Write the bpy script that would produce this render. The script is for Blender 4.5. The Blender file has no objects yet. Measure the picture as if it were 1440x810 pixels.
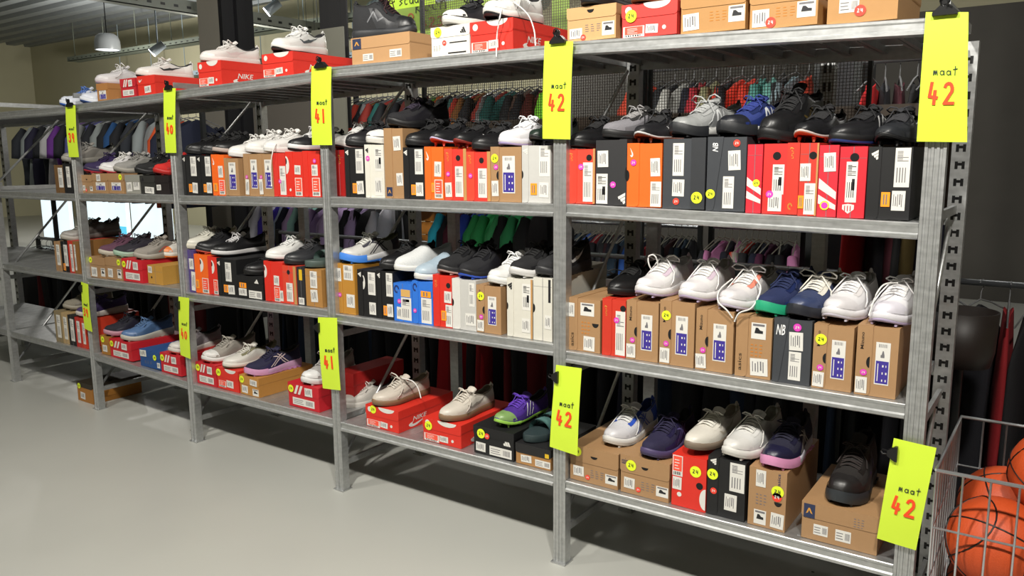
import bpy, math, random
from mathutils import Vector, Matrix
random.seed(7)
sc = bpy.context.scene
C0 = sc.collection

# ------------------------------------------------------------------ camera
S = 1.1
FOC = 1119.0
YAW, PIT, ROL = .616, -.162, -.008
CAM = Vector((1.237*S, -1.995*S, 1.266*S))
_cy, _sy, _cp, _sp = math.cos(YAW), math.sin(YAW), math.cos(PIT), math.sin(PIT)
FW = Vector((-_sy*_cp, _cy*_cp, _sp)); _rt = Vector((_cy, _sy, 0)); _up = _rt.cross(FW)
RT = math.cos(ROL)*_rt + math.sin(ROL)*_up
UP = -math.sin(ROL)*_rt + math.cos(ROL)*_up
cd = bpy.data.cameras.new('camera'); cam = bpy.data.objects.new('camera', cd); C0.objects.link(cam)
cam.matrix_world = Matrix(((RT.x, UP.x, -FW.x, CAM.x), (RT.y, UP.y, -FW.y, CAM.y), (RT.z, UP.z, -FW.z, CAM.z), (0, 0, 0, 1)))
cd.sensor_width = 36; cd.lens = 36*FOC/1440; cd.clip_start = .02; cd.clip_end = 100
sc.camera = cam

# ------------------------------------------------------------------ world, lights, exposure
w = bpy.data.worlds.new('world'); sc.world = w; w.use_nodes = True
w.node_tree.nodes['Background'].inputs[0].default_value = (.80, .86, 1, 1)
w.node_tree.nodes['Background'].inputs[1].default_value = .05
vs = sc.view_settings
vs.view_transform = 'Standard'; vs.look = 'None'; vs.gamma = 1; vs.exposure = 0.1
vs.use_curve_mapping = False
def area(name, loc, tgt, size, power, col=(1, .96, .88), spread=170):
    l = bpy.data.lights.new(name, 'AREA'); l.energy = power; l.size = size; l.color = col; l.shape = 'DISK'
    l.spread = math.radians(spread)
    o = bpy.data.objects.new(name, l); C0.objects.link(o); o.location = loc
    o.rotation_euler = (Vector(tgt)-Vector(loc)).to_track_quat('-Z', 'Y').to_euler(); return o
# ceiling spots over the aisle in front of the shelving
area('aisle_light', (1.7, -2.1, 3.35), (1.0, 0, .8), .2, 70)
area('aisle_light', (0.2, -2.1, 3.35), (-.3, 0, .8), .2, 88)
area('aisle_light', (-2.2, -2.1, 3.35), (-2.3, 0, 1.1), .2, 38)
area('aisle_light', (-4.6, -2.0, 3.4), (-3.8, 0, 1.2), .2, 8)
# fill lights added behind to brighten the ceiling and walls
def lamp(loc, power, r=.12, col=(1, .97, .92)):
    l = bpy.data.lights.new('rear_fill_light', 'POINT'); l.energy = power; l.shadow_soft_size = r; l.color = col
    o = bpy.data.objects.new('rear_fill_light', l); C0.objects.link(o); o.location = loc
lamp((-8.6, 5.0, 2.7), 150); lamp((-4.6, 5.4, 3.0), 110); lamp((-1.0, 3.4, 3.3), 28); lamp((1.6, 4.2, 3.0), 22); lamp((-13.5, 5.5, 3.0), 190)
lamp((-1.9, 1.12, 2.45), 9, .08); lamp((-.4, 1.08, 2.3), 8, .08); lamp((.75, 1.15, 2.2), 5, .08)  # low fill lights added between the racks to brighten mesh and clothes

# ------------------------------------------------------------------ pixel rays: a photo pixel meets a plane of the place
def ray(x, y): return FW + RT*((x-720)/FOC) - UP*((y-405)/FOC)
def at(x, y, Y):
    d = ray(x, y); return CAM + d*((Y-CAM.y)/d.y)
def atz(x, y, Z):
    d = ray(x, y); return CAM + d*((Z-CAM.z)/d.z)

# ------------------------------------------------------------------ materials
def lin(c):
    if isinstance(c, str):
        c = [int(c[i:i+2], 16)/255 for i in (0, 2, 4)]
    return tuple(((v/12.92) if v <= .04045 else ((v+.055)/1.055)**2.4) for v in c)
_M = {}
def mat(c, rough=.6, metal=0, var=.06, scale=30, bump=.05, coat=0, emit=0):
    k = (c, rough, metal, var, scale, bump, coat, emit)
    if k in _M: return _M[k]
    m = bpy.data.materials.new('paint_'+(c if isinstance(c, str) else 'mix')); m.use_nodes = True
    nt = m.node_tree; b = nt.nodes['Principled BSDF']; r = lin(c)
    b.inputs['Roughness'].default_value = rough; b.inputs['Metallic'].default_value = metal
    if coat: b.inputs['Coat Weight'].default_value = coat
    n = nt.nodes.new('ShaderNodeTexNoise'); n.inputs['Scale'].default_value = scale; n.inputs['Detail'].default_value = 3
    tc = nt.nodes.new('ShaderNodeTexCoord'); nt.links.new(tc.outputs['Object'], n.inputs['Vector'])
    mx = nt.nodes.new('ShaderNodeMix'); mx.data_type = 'RGBA'
    mx.inputs[6].default_value = (*[v*(1-var) for v in r], 1); mx.inputs[7].default_value = (*[min(1, v*(1+var)+.002) for v in r], 1)
    nt.links.new(n.outputs['Fac'], mx.inputs[0]); nt.links.new(mx.outputs[2], b.inputs['Base Color'])
    if bump:
        bp = nt.nodes.new('ShaderNodeBump'); bp.inputs['Strength'].default_value = bump; bp.inputs['Distance'].default_value = .002
        nt.links.new(n.outputs['Fac'], bp.inputs['Height']); nt.links.new(bp.outputs['Normal'], b.inputs['Normal'])
    if emit:
        nt.links.new(mx.outputs[2], b.inputs['Emission Color']); b.inputs['Emission Strength'].default_value = emit
    _M[k] = m; return m
def card(c): return mat(c, .55, 0, .04, 60, .04)
def shade(c):
    v = [int(c[k:k+2], 16)/255 for k in (0, 2, 4)]
    return tuple(round(q*.86, 3) for q in v) if sum(v) > .7 else tuple(round(q*1.2+.012, 3) for q in v)
DIM = .90
def pale(c):
    if not isinstance(c, str): return c
    v = [int(c[k:k+2], 16)/255 for k in (0, 2, 4)]
    return tuple(round(q*DIM, 3) for q in v) if min(v) > .58 else c
def cloth(c): return mat(pale(c), .85, 0, .12, 220, .5)
def leather(c): return mat(pale(c), .38, 0, .05, 120, .12)
def rubber(c): return mat(pale(c), .5, 0, .05, 90, .08)
def galv():
    k = 'galv'
    if k in _M: return _M[k]
    m = bpy.data.materials.new('galvanised_steel'); m.use_nodes = True; nt = m.node_tree; b = nt.nodes['Principled BSDF']
    b.inputs['Metallic'].default_value = .8; b.inputs['Roughness'].default_value = .42
    tc = nt.nodes.new('ShaderNodeTexCoord'); mp = nt.nodes.new('ShaderNodeMapping'); mp.inputs['Scale'].default_value = (3, 3, 14)
    n = nt.nodes.new('ShaderNodeTexNoise'); n.inputs['Scale'].default_value = 6; n.inputs['Detail'].default_value = 6
    v = nt.nodes.new('ShaderNodeTexVoronoi'); v.inputs['Scale'].default_value = 70
    mx = nt.nodes.new('ShaderNodeMix'); mx.data_type = 'RGBA'; mx.inputs[6].default_value = (.36, .37, .37, 1); mx.inputs[7].default_value = (.60, .61, .61, 1)
    a = nt.nodes.new('ShaderNodeMath'); a.operation = 'MULTIPLY_ADD'; a.inputs[1].default_value = .35
    nt.links.new(tc.outputs['Object'], mp.inputs[0]); nt.links.new(mp.outputs[0], n.inputs['Vector']); nt.links.new(tc.outputs['Object'], v.inputs['Vector'])
    nt.links.new(v.outputs['Distance'], a.inputs[0]); nt.links.new(n.outputs['Fac'], a.inputs[2]); nt.links.new(a.outputs[0], mx.inputs[0])
    nt.links.new(mx.outputs[2], b.inputs['Base Color'])
    r = nt.nodes.new('ShaderNodeMapRange'); r.inputs[3].default_value = .32; r.inputs[4].default_value = .55
    nt.links.new(n.outputs['Fac'], r.inputs[0]); nt.links.new(r.outputs[0], b.inputs['Roughness'])
    _M[k] = m; return m
GALV = galv()
DARKSTEEL = mat('3a3c3c', .45, .6, .1, 20)
BLACK = mat('0b0b0c', .4)
BLACKP = mat('101012', .35)

# ------------------------------------------------------------------ mesh helpers
class MB:
    def __init__(s): s.v = []; s.f = []; s.m = []; s.sm = []
    def face(s, pts, mi=0, smooth=False):
        b = len(s.v); s.v += [tuple(p) for p in pts]; s.f.append(list(range(b, b+len(pts)))); s.m.append(mi); s.sm.append(smooth)
    def box(s, a, b, mi=0, rot=None, org=None):
        x0, y0, z0 = a; x1, y1, z1 = b
        P = [(x0, y0, z0), (x1, y0, z0), (x1, y1, z0), (x0, y1, z0), (x0, y0, z1), (x1, y0, z1), (x1, y1, z1), (x0, y1, z1)]
        if rot is not None:
            o = Vector(org or (0, 0, 0)); P = [tuple(rot @ (Vector(p)-o) + o) for p in P]
        s.hexa(P, mi)
    def hexa(s, P, mi=0):
        n = len(s.v); s.v += [tuple(p) for p in P]
        for q in ((0, 3, 2, 1), (4, 5, 6, 7), (0, 1, 5, 4), (1, 2, 6, 5), (2, 3, 7, 6), (3, 0, 4, 7)):
            s.f.append([n+i for i in q]); s.m.append(mi); s.sm.append(False)
    def prism(s, poly, y0, y1, mi=0):
        "poly of (x,z) extruded along y; front face at y0"
        n = len(s.v); k = len(poly)
        s.v += [(x, y0, z) for x, z in poly]+[(x, y1, z) for x, z in poly]
        s.f.append([n+i for i in range(k)]); s.f.append([n+k+i for i in reversed(range(k))]); s.m += [mi]*2; s.sm += [False]*2
        for i in range(k):
            j = (i+1) % k; s.f.append([n+j, n+i, n+k+i, n+k+j]); s.m.append(mi); s.sm.append(False)
    def tube(s, pts, r, n=6, mi=0, cap=True):
        pts = [Vector(p) for p in pts]; base = len(s.v); K = len(pts)
        for i, p in enumerate(pts):
            d = (pts[min(i+1, K-1)]-pts[max(i-1, 0)]).normalized()
            a = d.cross(Vector((0, 0, 1)) if abs(d.z) < .9 else Vector((1, 0, 0))).normalized(); b = d.cross(a)
            rr = r[i] if isinstance(r, (list, tuple)) else r
            for k in range(n):
                t = 2*math.pi*k/n; s.v.append(tuple(p+a*(rr*math.cos(t))+b*(rr*math.sin(t))))
        for i in range(K-1):
            for k in range(n):
                k2 = (k+1) % n; s.f.append([base+i*n+k, base+i*n+k2, base+(i+1)*n+k2, base+(i+1)*n+k]); s.m.append(mi); s.sm.append(True)
        if cap:
            s.f.append([base+k for k in range(n)]); s.f.append([base+(K-1)*n+k for k in reversed(range(n))]); s.m += [mi]*2; s.sm += [False]*2
    def grid(s, G, mi=0, smooth=True, closeu=False):
        base = len(s.v); R = len(G); Q = len(G[0])
        for row in G: s.v += [tuple(p) for p in row]
        for i in range(R-1):
            for j in range(Q if closeu else Q-1):
                j2 = (j+1) % Q
                s.f.append([base+i*Q+j, base+i*Q+j2, base+(i+1)*Q+j2, base+(i+1)*Q+j]); s.m.append(mi if not callable(mi) else mi(i, j)); s.sm.append(smooth)
    def disc(s, c, r, y0, y1, n=16, mi=0, a0=0, a1=2*math.pi):
        s.prism([(c[0]+r*math.cos(a0+(a1-a0)*i/n), c[1]+r*math.sin(a0+(a1-a0)*i/n)) for i in range(n if abs(a1-a0-2*math.pi) < 1e-6 else n+1)], y0, y1, mi)
    def me(s, name):
        m = bpy.data.meshes.new(name); m.from_pydata(s.v, [], s.f); m.polygons.foreach_set('material_index', s.m); m.polygons.foreach_set('use_smooth', s.sm); m.update(); return m
def setm(me, mats):
    for m in (mats if isinstance(mats, (list, tuple)) else [mats]): me.materials.append(m)
def ob(name, me, parent=None, loc=(0, 0, 0), rot=(0, 0, 0), scl=None):
    o = bpy.data.objects.new(name, me); C0.objects.link(o); o.location = loc; o.rotation_euler = rot
    if scl: o.scale = scl
    if parent: o.parent = parent
    return o
def build(mb, name, mats, parent=None, **k):
    me = mb.me(name); setm(me, mats); return ob(name, me, parent, **k)
def shared(name, me, mats, parent=None, **k):
    o = ob(name, me, parent, **k)
    for i, m in enumerate(mats):
        while len(me.materials) <= i: me.materials.append(m)
        o.material_slots[i].link = 'OBJECT'; o.material_slots[i].material = m
    return o
LABELS = {}
def tag(o, label, cat, group=None):
    n = len(label.split())
    if n > 16 and label.endswith(' from left'): label = label[:-10]; n -= 2
    if n > 16 or n < 4: print('LABEL LENGTH', n, label)
    LABELS.setdefault(label, 0); LABELS[label] += 1
    o['label'] = label; o['category'] = cat
    if group: o['group'] = group
    return o
def empty(name, loc, rot=(0, 0, 0)):
    o = bpy.data.objects.new(name, None); C0.objects.link(o); o.location = loc; o.rotation_euler = rot; o.empty_display_size = .05; return o
def struct(o): o['kind'] = 'structure'; return o
def lerp(a, b, t): return a+(b-a)*t

# ------------------------------------------------------------------ the setting
def floor_mat():
    m = bpy.data.materials.new('floor_epoxy'); m.use_nodes = True; nt = m.node_tree; b = nt.nodes['Principled BSDF']
    tc = nt.nodes.new('ShaderNodeTexCoord')
    n = nt.nodes.new('ShaderNodeTexNoise'); n.inputs['Scale'].default_value = .9; n.inputs['Detail'].default_value = 5
    n2 = nt.nodes.new('ShaderNodeTexNoise'); n2.inputs['Scale'].default_value = 60; n2.inputs['Detail'].default_value = 4
    v = nt.nodes.new('ShaderNodeTexVoronoi'); v.inputs['Scale'].default_value = 2.6; v.inputs['Randomness'].default_value = 1
    lt = nt.nodes.new('ShaderNodeMath'); lt.operation = 'LESS_THAN'; lt.inputs[1].default_value = .022
    mx = nt.nodes.new('ShaderNodeMix'); mx.data_type = 'RGBA'; mx.inputs[6].default_value = (.40, .405, .375, 1); mx.inputs[7].default_value = (.52, .52, .48, 1)
    m2 = nt.nodes.new('ShaderNodeMix'); m2.data_type = 'RGBA'; m2.inputs[7].default_value = (.07, .07, .06, 1)
    for a in (n, n2, v): nt.links.new(tc.outputs['Object'], a.inputs['Vector'])
    nt.links.new(n.outputs['Fac'], mx.inputs[0]); nt.links.new(v.outputs['Distance'], lt.inputs[0])
    nt.links.new(lt.outputs[0], m2.inputs[0]); nt.links.new(mx.outputs[2], m2.inputs[6]); nt.links.new(m2.outputs[2], b.inputs['Base Color'])
    r = nt.nodes.new('ShaderNodeMapRange'); r.inputs[3].default_value = .28; r.inputs[4].default_value = .5
    nt.links.new(n.outputs['Fac'], r.inputs[0]); nt.links.new(r.outputs[0], b.inputs['Roughness'])
    bp = nt.nodes.new('ShaderNodeBump'); bp.inputs['Strength'].default_value = .06; nt.links.new(n2.outputs['Fac'], bp.inputs['Height']); nt.links.new(bp.outputs[0], b.inputs['Normal'])
    return m
X0, X1, Y0, Y1, ZC = -21, 7, -6, 8, 4.3
b = MB(); b.box((X0, Y0, -.1), (X1, Y1, 0)); struct(build(b, 'floor', floor_mat()))
WALLM = mat('b9b496', .8, 0, .05, 2, .1)
for nm, a, c in (('wall_back', (X0, Y1, 0), (X1, Y1+.15, ZC+.4)), ('wall_left', (X0-.15, Y0, 0), (X0, Y1, ZC+.4)), ('wall_right', (X1, Y0, 0), (X1+.15, Y1, ZC+.4)), ('wall_front', (X0, Y0-.15, 0), (X1, Y0, ZC+.4))):
    b = MB(); b.box(a, c); struct(build(b, nm, WALLM))
# corrugated steel deck ceiling: trapezoid ribs running along x
b = MB(); prof = []
y = Y0; P = .42
while y < Y1:
    prof += [(y, ZC), (y+.19, ZC), (y+.23, ZC+.12), (y+.38, ZC+.12)]; y += P
prof.append((Y1, ZC)); prof = [(p, z) for p, z in prof if p <= Y1]
b.grid([[(X0, p, z) for p, z in prof], [(X1, p, z) for p, z in prof]], 0, False)
b.box((X0, Y0, ZC+.14), (X1, Y1, ZC+.2))
struct(build(b, 'ceiling', mat('8d9294', .5, .5, .1, 4, .05)))
# added partition, coloured dark to stand in for the dim shop behind the rails
b = MB(); b.box((-4.2, 6.6, 0), (X1, 6.75, 2.75)); struct(build(b, 'added_partition', mat('4a4742', .8, 0, .25, 2.2)))
# lit display boards far behind the left bays
LB = mat('d8ecfa', .3, 0, .25, 1.2, 0, 0, 1.1); LBC = mat('5cc4e6', .3, 0, .2, 2, 0, 0, 1.0)
for px0, px1, lab_ in ((60, 98, 'leftmost bright lit display board far behind the rack'), (124, 178, 'bright white and cyan lit display behind the second bay'), (185, 238, 'plain white lit display behind the second bay')):
    xa, xb = at(px0, 310, 4.2).x, at(px1, 310, 4.2).x; z0_, z1_ = at(180, 345, 4.2).z, at(180, 284, 4.2).z
    e = empty('lit_display', (xa, 4.2, 0))
    b = MB(); b.box((0, 0, z0_), (xb-xa, .06, z1_)); build(b, 'lit_panel', LB, e)
    b = MB(); b.box((.02, -.004, z0_+.04), (xb-xa-.02, 0, z0_+.28)); build(b, 'cyan_band', LBC, e) if 'cyan' in lab_ else None
    b = MB(); b.box((.1, .07, 0), (.16, .12, z1_)); b.box((xb-xa-.16, .07, 0), (xb-xa-.1, .12, z1_)); build(b, 'display_feet', DARKSTEEL, e)
    tag(e, lab_, 'display')
# column with pale front and black cladding
_r = ray(360, 100); YC = (CAM+_r*((-4.5-CAM.x)/_r.x)).y
b = MB(); b.box((-4.84, 2.0, 0), (-4.54, YC-.02, ZC)); col = struct(build(b, 'trim_1', mat('8a867c', .7, 0, .06, 5)))
b = MB(); b.box((-4.545, 1.995, 0), (-4.50, YC, ZC)); b.box((-4.535, 2.12, 0), (-4.47, 2.2, ZC)); build(b, 'black_cladding', mat('15151a', .45), col)
# second dark column far behind the right bay
_a, _b = at(1172, 140, 1.6).x, at(1212, 140, 1.6).x
b = MB(); b.box((_a, 1.6, 0), (_b, 1.85, ZC)); struct(build(b, 'trim_2', mat('222226', .6)))

# ceiling steel: tracks, trays, beams and a duct
def bar(name, p, q, wd, ht, m, label, cat, parts=None):
    p, q = Vector(p), Vector(q); d = q-p; L = d.length
    e = empty(name, p, (0, 0, math.atan2(d.y, d.x))); pitch = -math.asin(d.z/L); 
    b = MB(); b.box((0, -wd/2, 0), (L, wd/2, .012)); b.box((0, -wd/2, 0), (L, -wd/2+.01, ht)); b.box((0, wd/2-.01, 0), (L, wd/2, ht))
    o = build(b, 'channel', m, e)
    k = int(L/1.2)
    for i in range(k+1):
        b = MB(); b.tube([(i*1.2+.1, 0, ht*.5), (i*1.2+.1, 0, ZC-p.z)], .008); build(b, 'hanger_rod', m, e)
    n = int(L/.18); b = MB()
    for i in range(n): b.box((i*.18+.04, -wd/2-.002, ht*.35), (i*.18+.1, -wd/2+.004, ht*.55))
    build(b, 'slots', BLACK, e)['kind'] = 'stuff'
    tag(e, label, cat); return e
LT = mat('9fb2bd', .4, .3, .05, 8)
a1 = at(60, 10, 4.2); a2 = at(262, 43, 4.2)
bar('lighting_track', (-9.9, 4.35, a1.z-.12), (-6.2, 4.35, a1.z-.12), .12, .14, LT, 'pale blue-grey slotted lighting track hanging at upper left', 'track')
bar('cable_tray', (-16.5, 6.8, 3.5), (-3.6, 6.8, 3.5), .25, .09, mat('6d7468', .5, .4), 'olive-grey cable tray running below the far ceiling', 'cable tray')
bar('ceiling_beam', (-8.2, 2.6, 3.25), (-8.2, 7.6, 3.25), .14, .16, mat('7d8078', .5, .4), 'grey steel beam crossing under the track towards the column', 'beam')
bar('ceiling_beam', (-16.0, 7.5, 3.05), (-5.4, 7.5, 3.05), .10, .10, LT, 'thin pale channel low before the beige wall', 'beam')
bar('ceiling_beam', (-7.0, 5.6, 3.75), (1.2, 5.6, 3.75), .2, .22, mat('87946a', .5, .3), 'greenish steel beam right of the dark column', 'beam')
b = MB(); b.tube([(-6.6, 5.9, 3.3), (-3.9, 5.9, 3.3)], .2, 20); 
e = empty('ventilation_duct', (0, 0, 0)); build(b, 'duct_pipe', mat('b4bfc6', .3, .7), e)
for x in (-6.5, -5.6, -4.7, -3.95):
    b = MB(); b.tube([(x-.02, 5.9, 3.3), (x+.02, 5.9, 3.3)], .215, 20); build(b, 'duct_collar', mat('8c979e', .3, .7), e)
    b = MB(); b.tube([(x, 5.9, 3.5), (x, 5.9, ZC)], .01); build(b, 'hanger_rod', DARKSTEEL, e)
tag(e, 'silver round ventilation duct under the ceiling beyond dark column', 'duct')
# pendant lamp
p = at(151, 62, 4.6); e = empty('pendant_lamp', p)
b = MB(); G = []
for r, z in ((.02, .16), (.10, .155), (.155, .12), (.18, .05), (.185, -.06), (.18, -.09)):
    G.append([(r*math.cos(t*math.pi/12), r*math.sin(t*math.pi/12), z) for t in range(24)])
b.grid(G, 0, True, True); build(b, 'lamp_shade', mat('aeb2b4', .35, 0, .03, 5, 0), e)
b = MB(); b.tube([(0, 0, -.085), (0, 0, -.075)], .165, 20); build(b, 'diffuser', mat('f2f6fa', .4, 0, 0, 5, 0, 0, 1.0), e)
b = MB(); b.tube([(0, 0, .15), (0, 0, ZC-p.z)], .008); build(b, 'cord', BLACK, e)
tag(e, 'translucent domed pendant lamp hanging at the upper left corner', 'lamp')
# spot lamps on the track
def spot(px, py, Y, label, aim=(-.5, -.6, -.6)):
    p = at(px, py, Y); e = empty('spot_lamp', p); d = Vector(aim).normalized()
    b = MB(); b.tube([-d*.10, d*.08, d*.10], [.055, .065, .07], 16); build(b, 'lamp_body', mat('8f979c', .35, .5), e)
    b = MB(); b.tube([d*.101, d*.106], .062, 16); build(b, 'lens', mat('ffffff', .3, 0, 0, 5, 0, 0, 8.0), e)
    b = MB(); b.tube([(0, 0, .04), (0, 0, ZC-p.z)], .012); build(b, 'stem', mat('8f979c', .35, .5), e)
    tag(e, label, 'lamp')
spot(222, 68, 4.3, 'small grey spot lamp aimed down left of the column')
spot(384, 10, 4.6, 'small square-set spot lamp right of the black column')

# ------------------------------------------------------------------ the shelving
PXW = [-5.15, -4.12, -2.809*S, -1.955*S, -1.0*S, 0.0, .973*S]   # posts, last five are in the picture
BAYS = {-1: (0, 1), 0: (1, 2), 1: (2, 3), 2: (3, 4), 3: (4, 5), 4: (5, 6)}
SH = {  # front lip top edge, pixel ends
 (0, 3): (87, 272, 104, 272), (0, 2): (87, 383, 112, 389), (0, 1): (87, 484, 125, 495), (0, 4): (87, 150, 104, 147),
 (1, 3): (115, 272, 240, 274), (1, 2): (125, 391, 250, 406), (1, 1): (137, 498, 258, 535), (1, 4): (118, 145, 231, 130),
 (2, 3): (255, 275, 450, 278), (2, 2): (265, 412, 455, 435), (2, 1): (276, 541, 466, 588), (2, 4): (250, 127, 438, 101),
 (3, 3): (470, 277, 775, 287), (3, 2): (476, 442, 778, 484), (3, 1): (483, 594, 778, 668), (3, 4): (470, 94, 767, 64),
 (4, 3): (800, 287, 1284, 313), (4, 2): (800, 494, 1265, 567), (4, 1): (800, 677, 1242, 790), (4, 4): (809, 58, 1303, 25)}
DZ = {}
for k, (xa, ya, xb, yb) in SH.items():
    A, B = at(xa, ya, 0), at(xb, yb, 0)
    i0, i1 = BAYS[k[0]]; x0, x1 = PXW[i0], PXW[i1]
    s = (B.z-A.z)/(B.x-A.x) if k[0] else 0
    DZ[k] = (x0, x1, A.z+s*(x0-A.x), A.z+s*(x1-A.x))
for l in (1, 2, 3, 4): DZ[(-1, l)] = (PXW[0], PXW[1], DZ[(0, l)][2], DZ[(0, l)][2])
def deckz(bay, lvl, x):
    x0, x1, z0, z1 = DZ[(bay, lvl)]; return lerp(z0, z1, (x-x0)/(x1-x0))
DEPTH = .5; HW = .024
rack = empty('shelving_rack', (PXW[0], 0, 0))
tag(rack, 'long galvanised steel shelving rack filled with shoeboxes and shoes', 'shelving')
RL = Vector((-PXW[0], 0, 0))
def post_mesh(h, back):
    b = MB(); w_, d = .048, .036
    pr = [(-.024, 0), (-.017, 0), (-.015, .003), (-.011, .003), (-.009, 0), (-.003, 0), (-.002, .003), (.002, .003), (.003, 0), (.009, 0), (.011, .003), (.015, .003), (.017, 0), (.024, 0), (.024, d), (.018, d), (.018, .006), (-.018, .006), (-.018, d), (-.024, d)]
    n = len(pr); b.v += [(x, y, 0) for x, y in pr]+[(x, y, h) for x, y in pr]
    for i in range(n):
        j = (i+1) % n; b.f.append([i, j, n+j, n+i]); b.m.append(0); b.sm.append(False)
    b.f.append(list(range(n, 2*n))); b.m.append(0); b.sm.append(False)
    if back: b.box((-.018, d-.003, 0), (.018, d-.001, h))
    return b.me('upright_post')
def slot_mesh(h):
    b = MB(); z = .05
    while z < h-.03:
        for x in (-.013, .005):
            b.box((x, .0345, z), (x+.008, .0358, z+.022)); b.box((x+(.008 if x < 0 else -.006), .0345, z+.010), (x+(.014 if x < 0 else 0), .0358, z+.018))
        z += .05
    return b.me('post_slots')
HP = 1.80
def zig(x, h):
    for i, (za, zb, fl) in enumerate(((.12, .62, 0), (.70, 1.18, 1), (1.26, 1.70, 0))):
        b = MB(); ya, yb = (.03, DEPTH-.02) if not fl else (.03, DEPTH-.02)
        pts = [(x-.012, ya, za), (x-.012, yb, zb)]
        b.tube(pts, .007, 6); build(b, 'diagonal_brace', GALV, rack).location = RL
    for z in (.1, .66, 1.22, HP-.07):
        b = MB(); b.box((x-.008, .03, z), (x+.004, DEPTH-.02, z+.025)); build(b, 'frame_strut', GALV, rack).location = RL
for i, x in enumerate(PXW):
    zt_ = min([deckz(bb, 4, x) for bb, (i0, i1) in BAYS.items() if i in (i0, i1)])-.002
    build_ = post_mesh(zt_, 0); o = shared('upright_post', build_, [GALV], rack, loc=RL+Vector((x, -.002, 0)))
    o = shared('upright_post', post_mesh(zt_, 1), [GALV], rack, loc=RL+Vector((x, DEPTH+.036, 0)), rot=(0, 0, math.pi))
    s = shared('post_slots', slot_mesh(zt_), [BLACK], o); s['kind'] = 'stuff'
    for y in (-.012, DEPTH-.01):
        b = MB(); b.box((x-.029, y, 0), (x+.029, y+.055, .005)); build(b, 'foot_plate', GALV, rack).location = RL
    zig(x, HP)
LIPH = .042
_pan = {}
def panel(wd):
    k = round(wd, 3)
    if k in _pan: return _pan[k]
    b = MB(); t = .0012
    b.box((.001, .022, -t), (wd-.001, DEPTH+.01, 0)); b.box((.001, .022, -.026), (.003, DEPTH+.01, -t)); b.box((wd-.003, .022, -.026), (wd-.001, DEPTH+.01, -t))
    b.box((.001, .022, -.026), (.012, DEPTH+.01, -.0245)); b.box((wd-.012, .022, -.026), (wd-.001, DEPTH+.01, -.0245))
    b.box((wd*.5-.004, .03, 0), (wd*.5+.004, DEPTH, .0008))
    _pan[k] = b.me('shelf_panel'); return _pan[k]
for (bay, lvl), (x0, x1, z0, z1) in DZ.items():
    xa, xb = x0+HW+.001, x1-HW-.001; za, zb = deckz(bay, lvl, xa), deckz(bay, lvl, xb)
    b = MB()
    def ext(pr):
        n = len(pr); base = len(b.v)
        b.v += [(xa, y, za+z) for y, z in pr]+[(xb, y, zb+z) for y, z in pr]
        for i in range(n):
            j = (i+1) % n; b.f.append([base+i, base+n+i, base+n+j, base+j]); b.m.append(0); b.sm.append(False)
        b.f.append([base+i for i in range(n)]); b.f.append([base+n+i for i in reversed(range(n))]); b.m += [0]*2; b.sm += [False]*2
    ext([(0, 0), (.022, 0), (.022, -LIPH), (.004, -LIPH), (-.004, -LIPH+.004), (-.004, -LIPH+.012), (.001, -LIPH+.016), (.001, -.012), (-.002, -.008), (-.002, -.002)])
    so = build(b, 'shelf', GALV, rack); so.location = RL
    b = MB(); ext([(DEPTH+.012, 0), (DEPTH+.03, 0), (DEPTH+.03, -LIPH), (DEPTH+.012, -LIPH)]); build(b, 'rear_beam', GALV, rack).location = RL
    n = 10; L = xb-xa; pw = L/n; me = panel(pw); ang = -math.atan2(zb-za, L)
    for i in range(n):
        t = i/n; shared('shelf_panel', me, [GALV], so, loc=(lerp(xa, xb, t), 0, lerp(za, zb, t)), rot=(0, ang, 0))

# ------------------------------------------------------------------ decals (flat print and stickers on the boxes)
_D = {}
def unit_text(s, rot=0, font_shear=0):
    k = ('t', s, rot, font_shear)
    if k in _D: return _D[k]
    cu = bpy.data.curves.new('txt', 'FONT'); cu.body = s; cu.size = 1; cu.shear = font_shear; cu.resolution_u = 2; cu.offset = .012
    o = bpy.data.objects.new('txt', cu); C0.objects.link(o)
    dg = bpy.context.evaluated_depsgraph_get(); me0 = bpy.data.meshes.new_from_object(o.evaluated_get(dg))
    bpy.data.objects.remove(o)
    P = [(v.co.x, v.co.y) for v in me0.vertices]
    if rot: P = [(-y, x) for x, y in P] if rot > 0 else [(y, -x) for x, y in P]
    mx, my = min(p[0] for p in P), min(p[1] for p in P); wx = max(p[0] for p in P)-mx; wy = max(p[1] for p in P)-my
    me = bpy.data.meshes.new('print_text'); me.from_pydata([((x-mx)/wx, 0, (y-my)/wy) for x, y in P], [], [list(p.vertices) for p in me0.polygons]); me.update()
    _D[k] = me; return me
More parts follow.
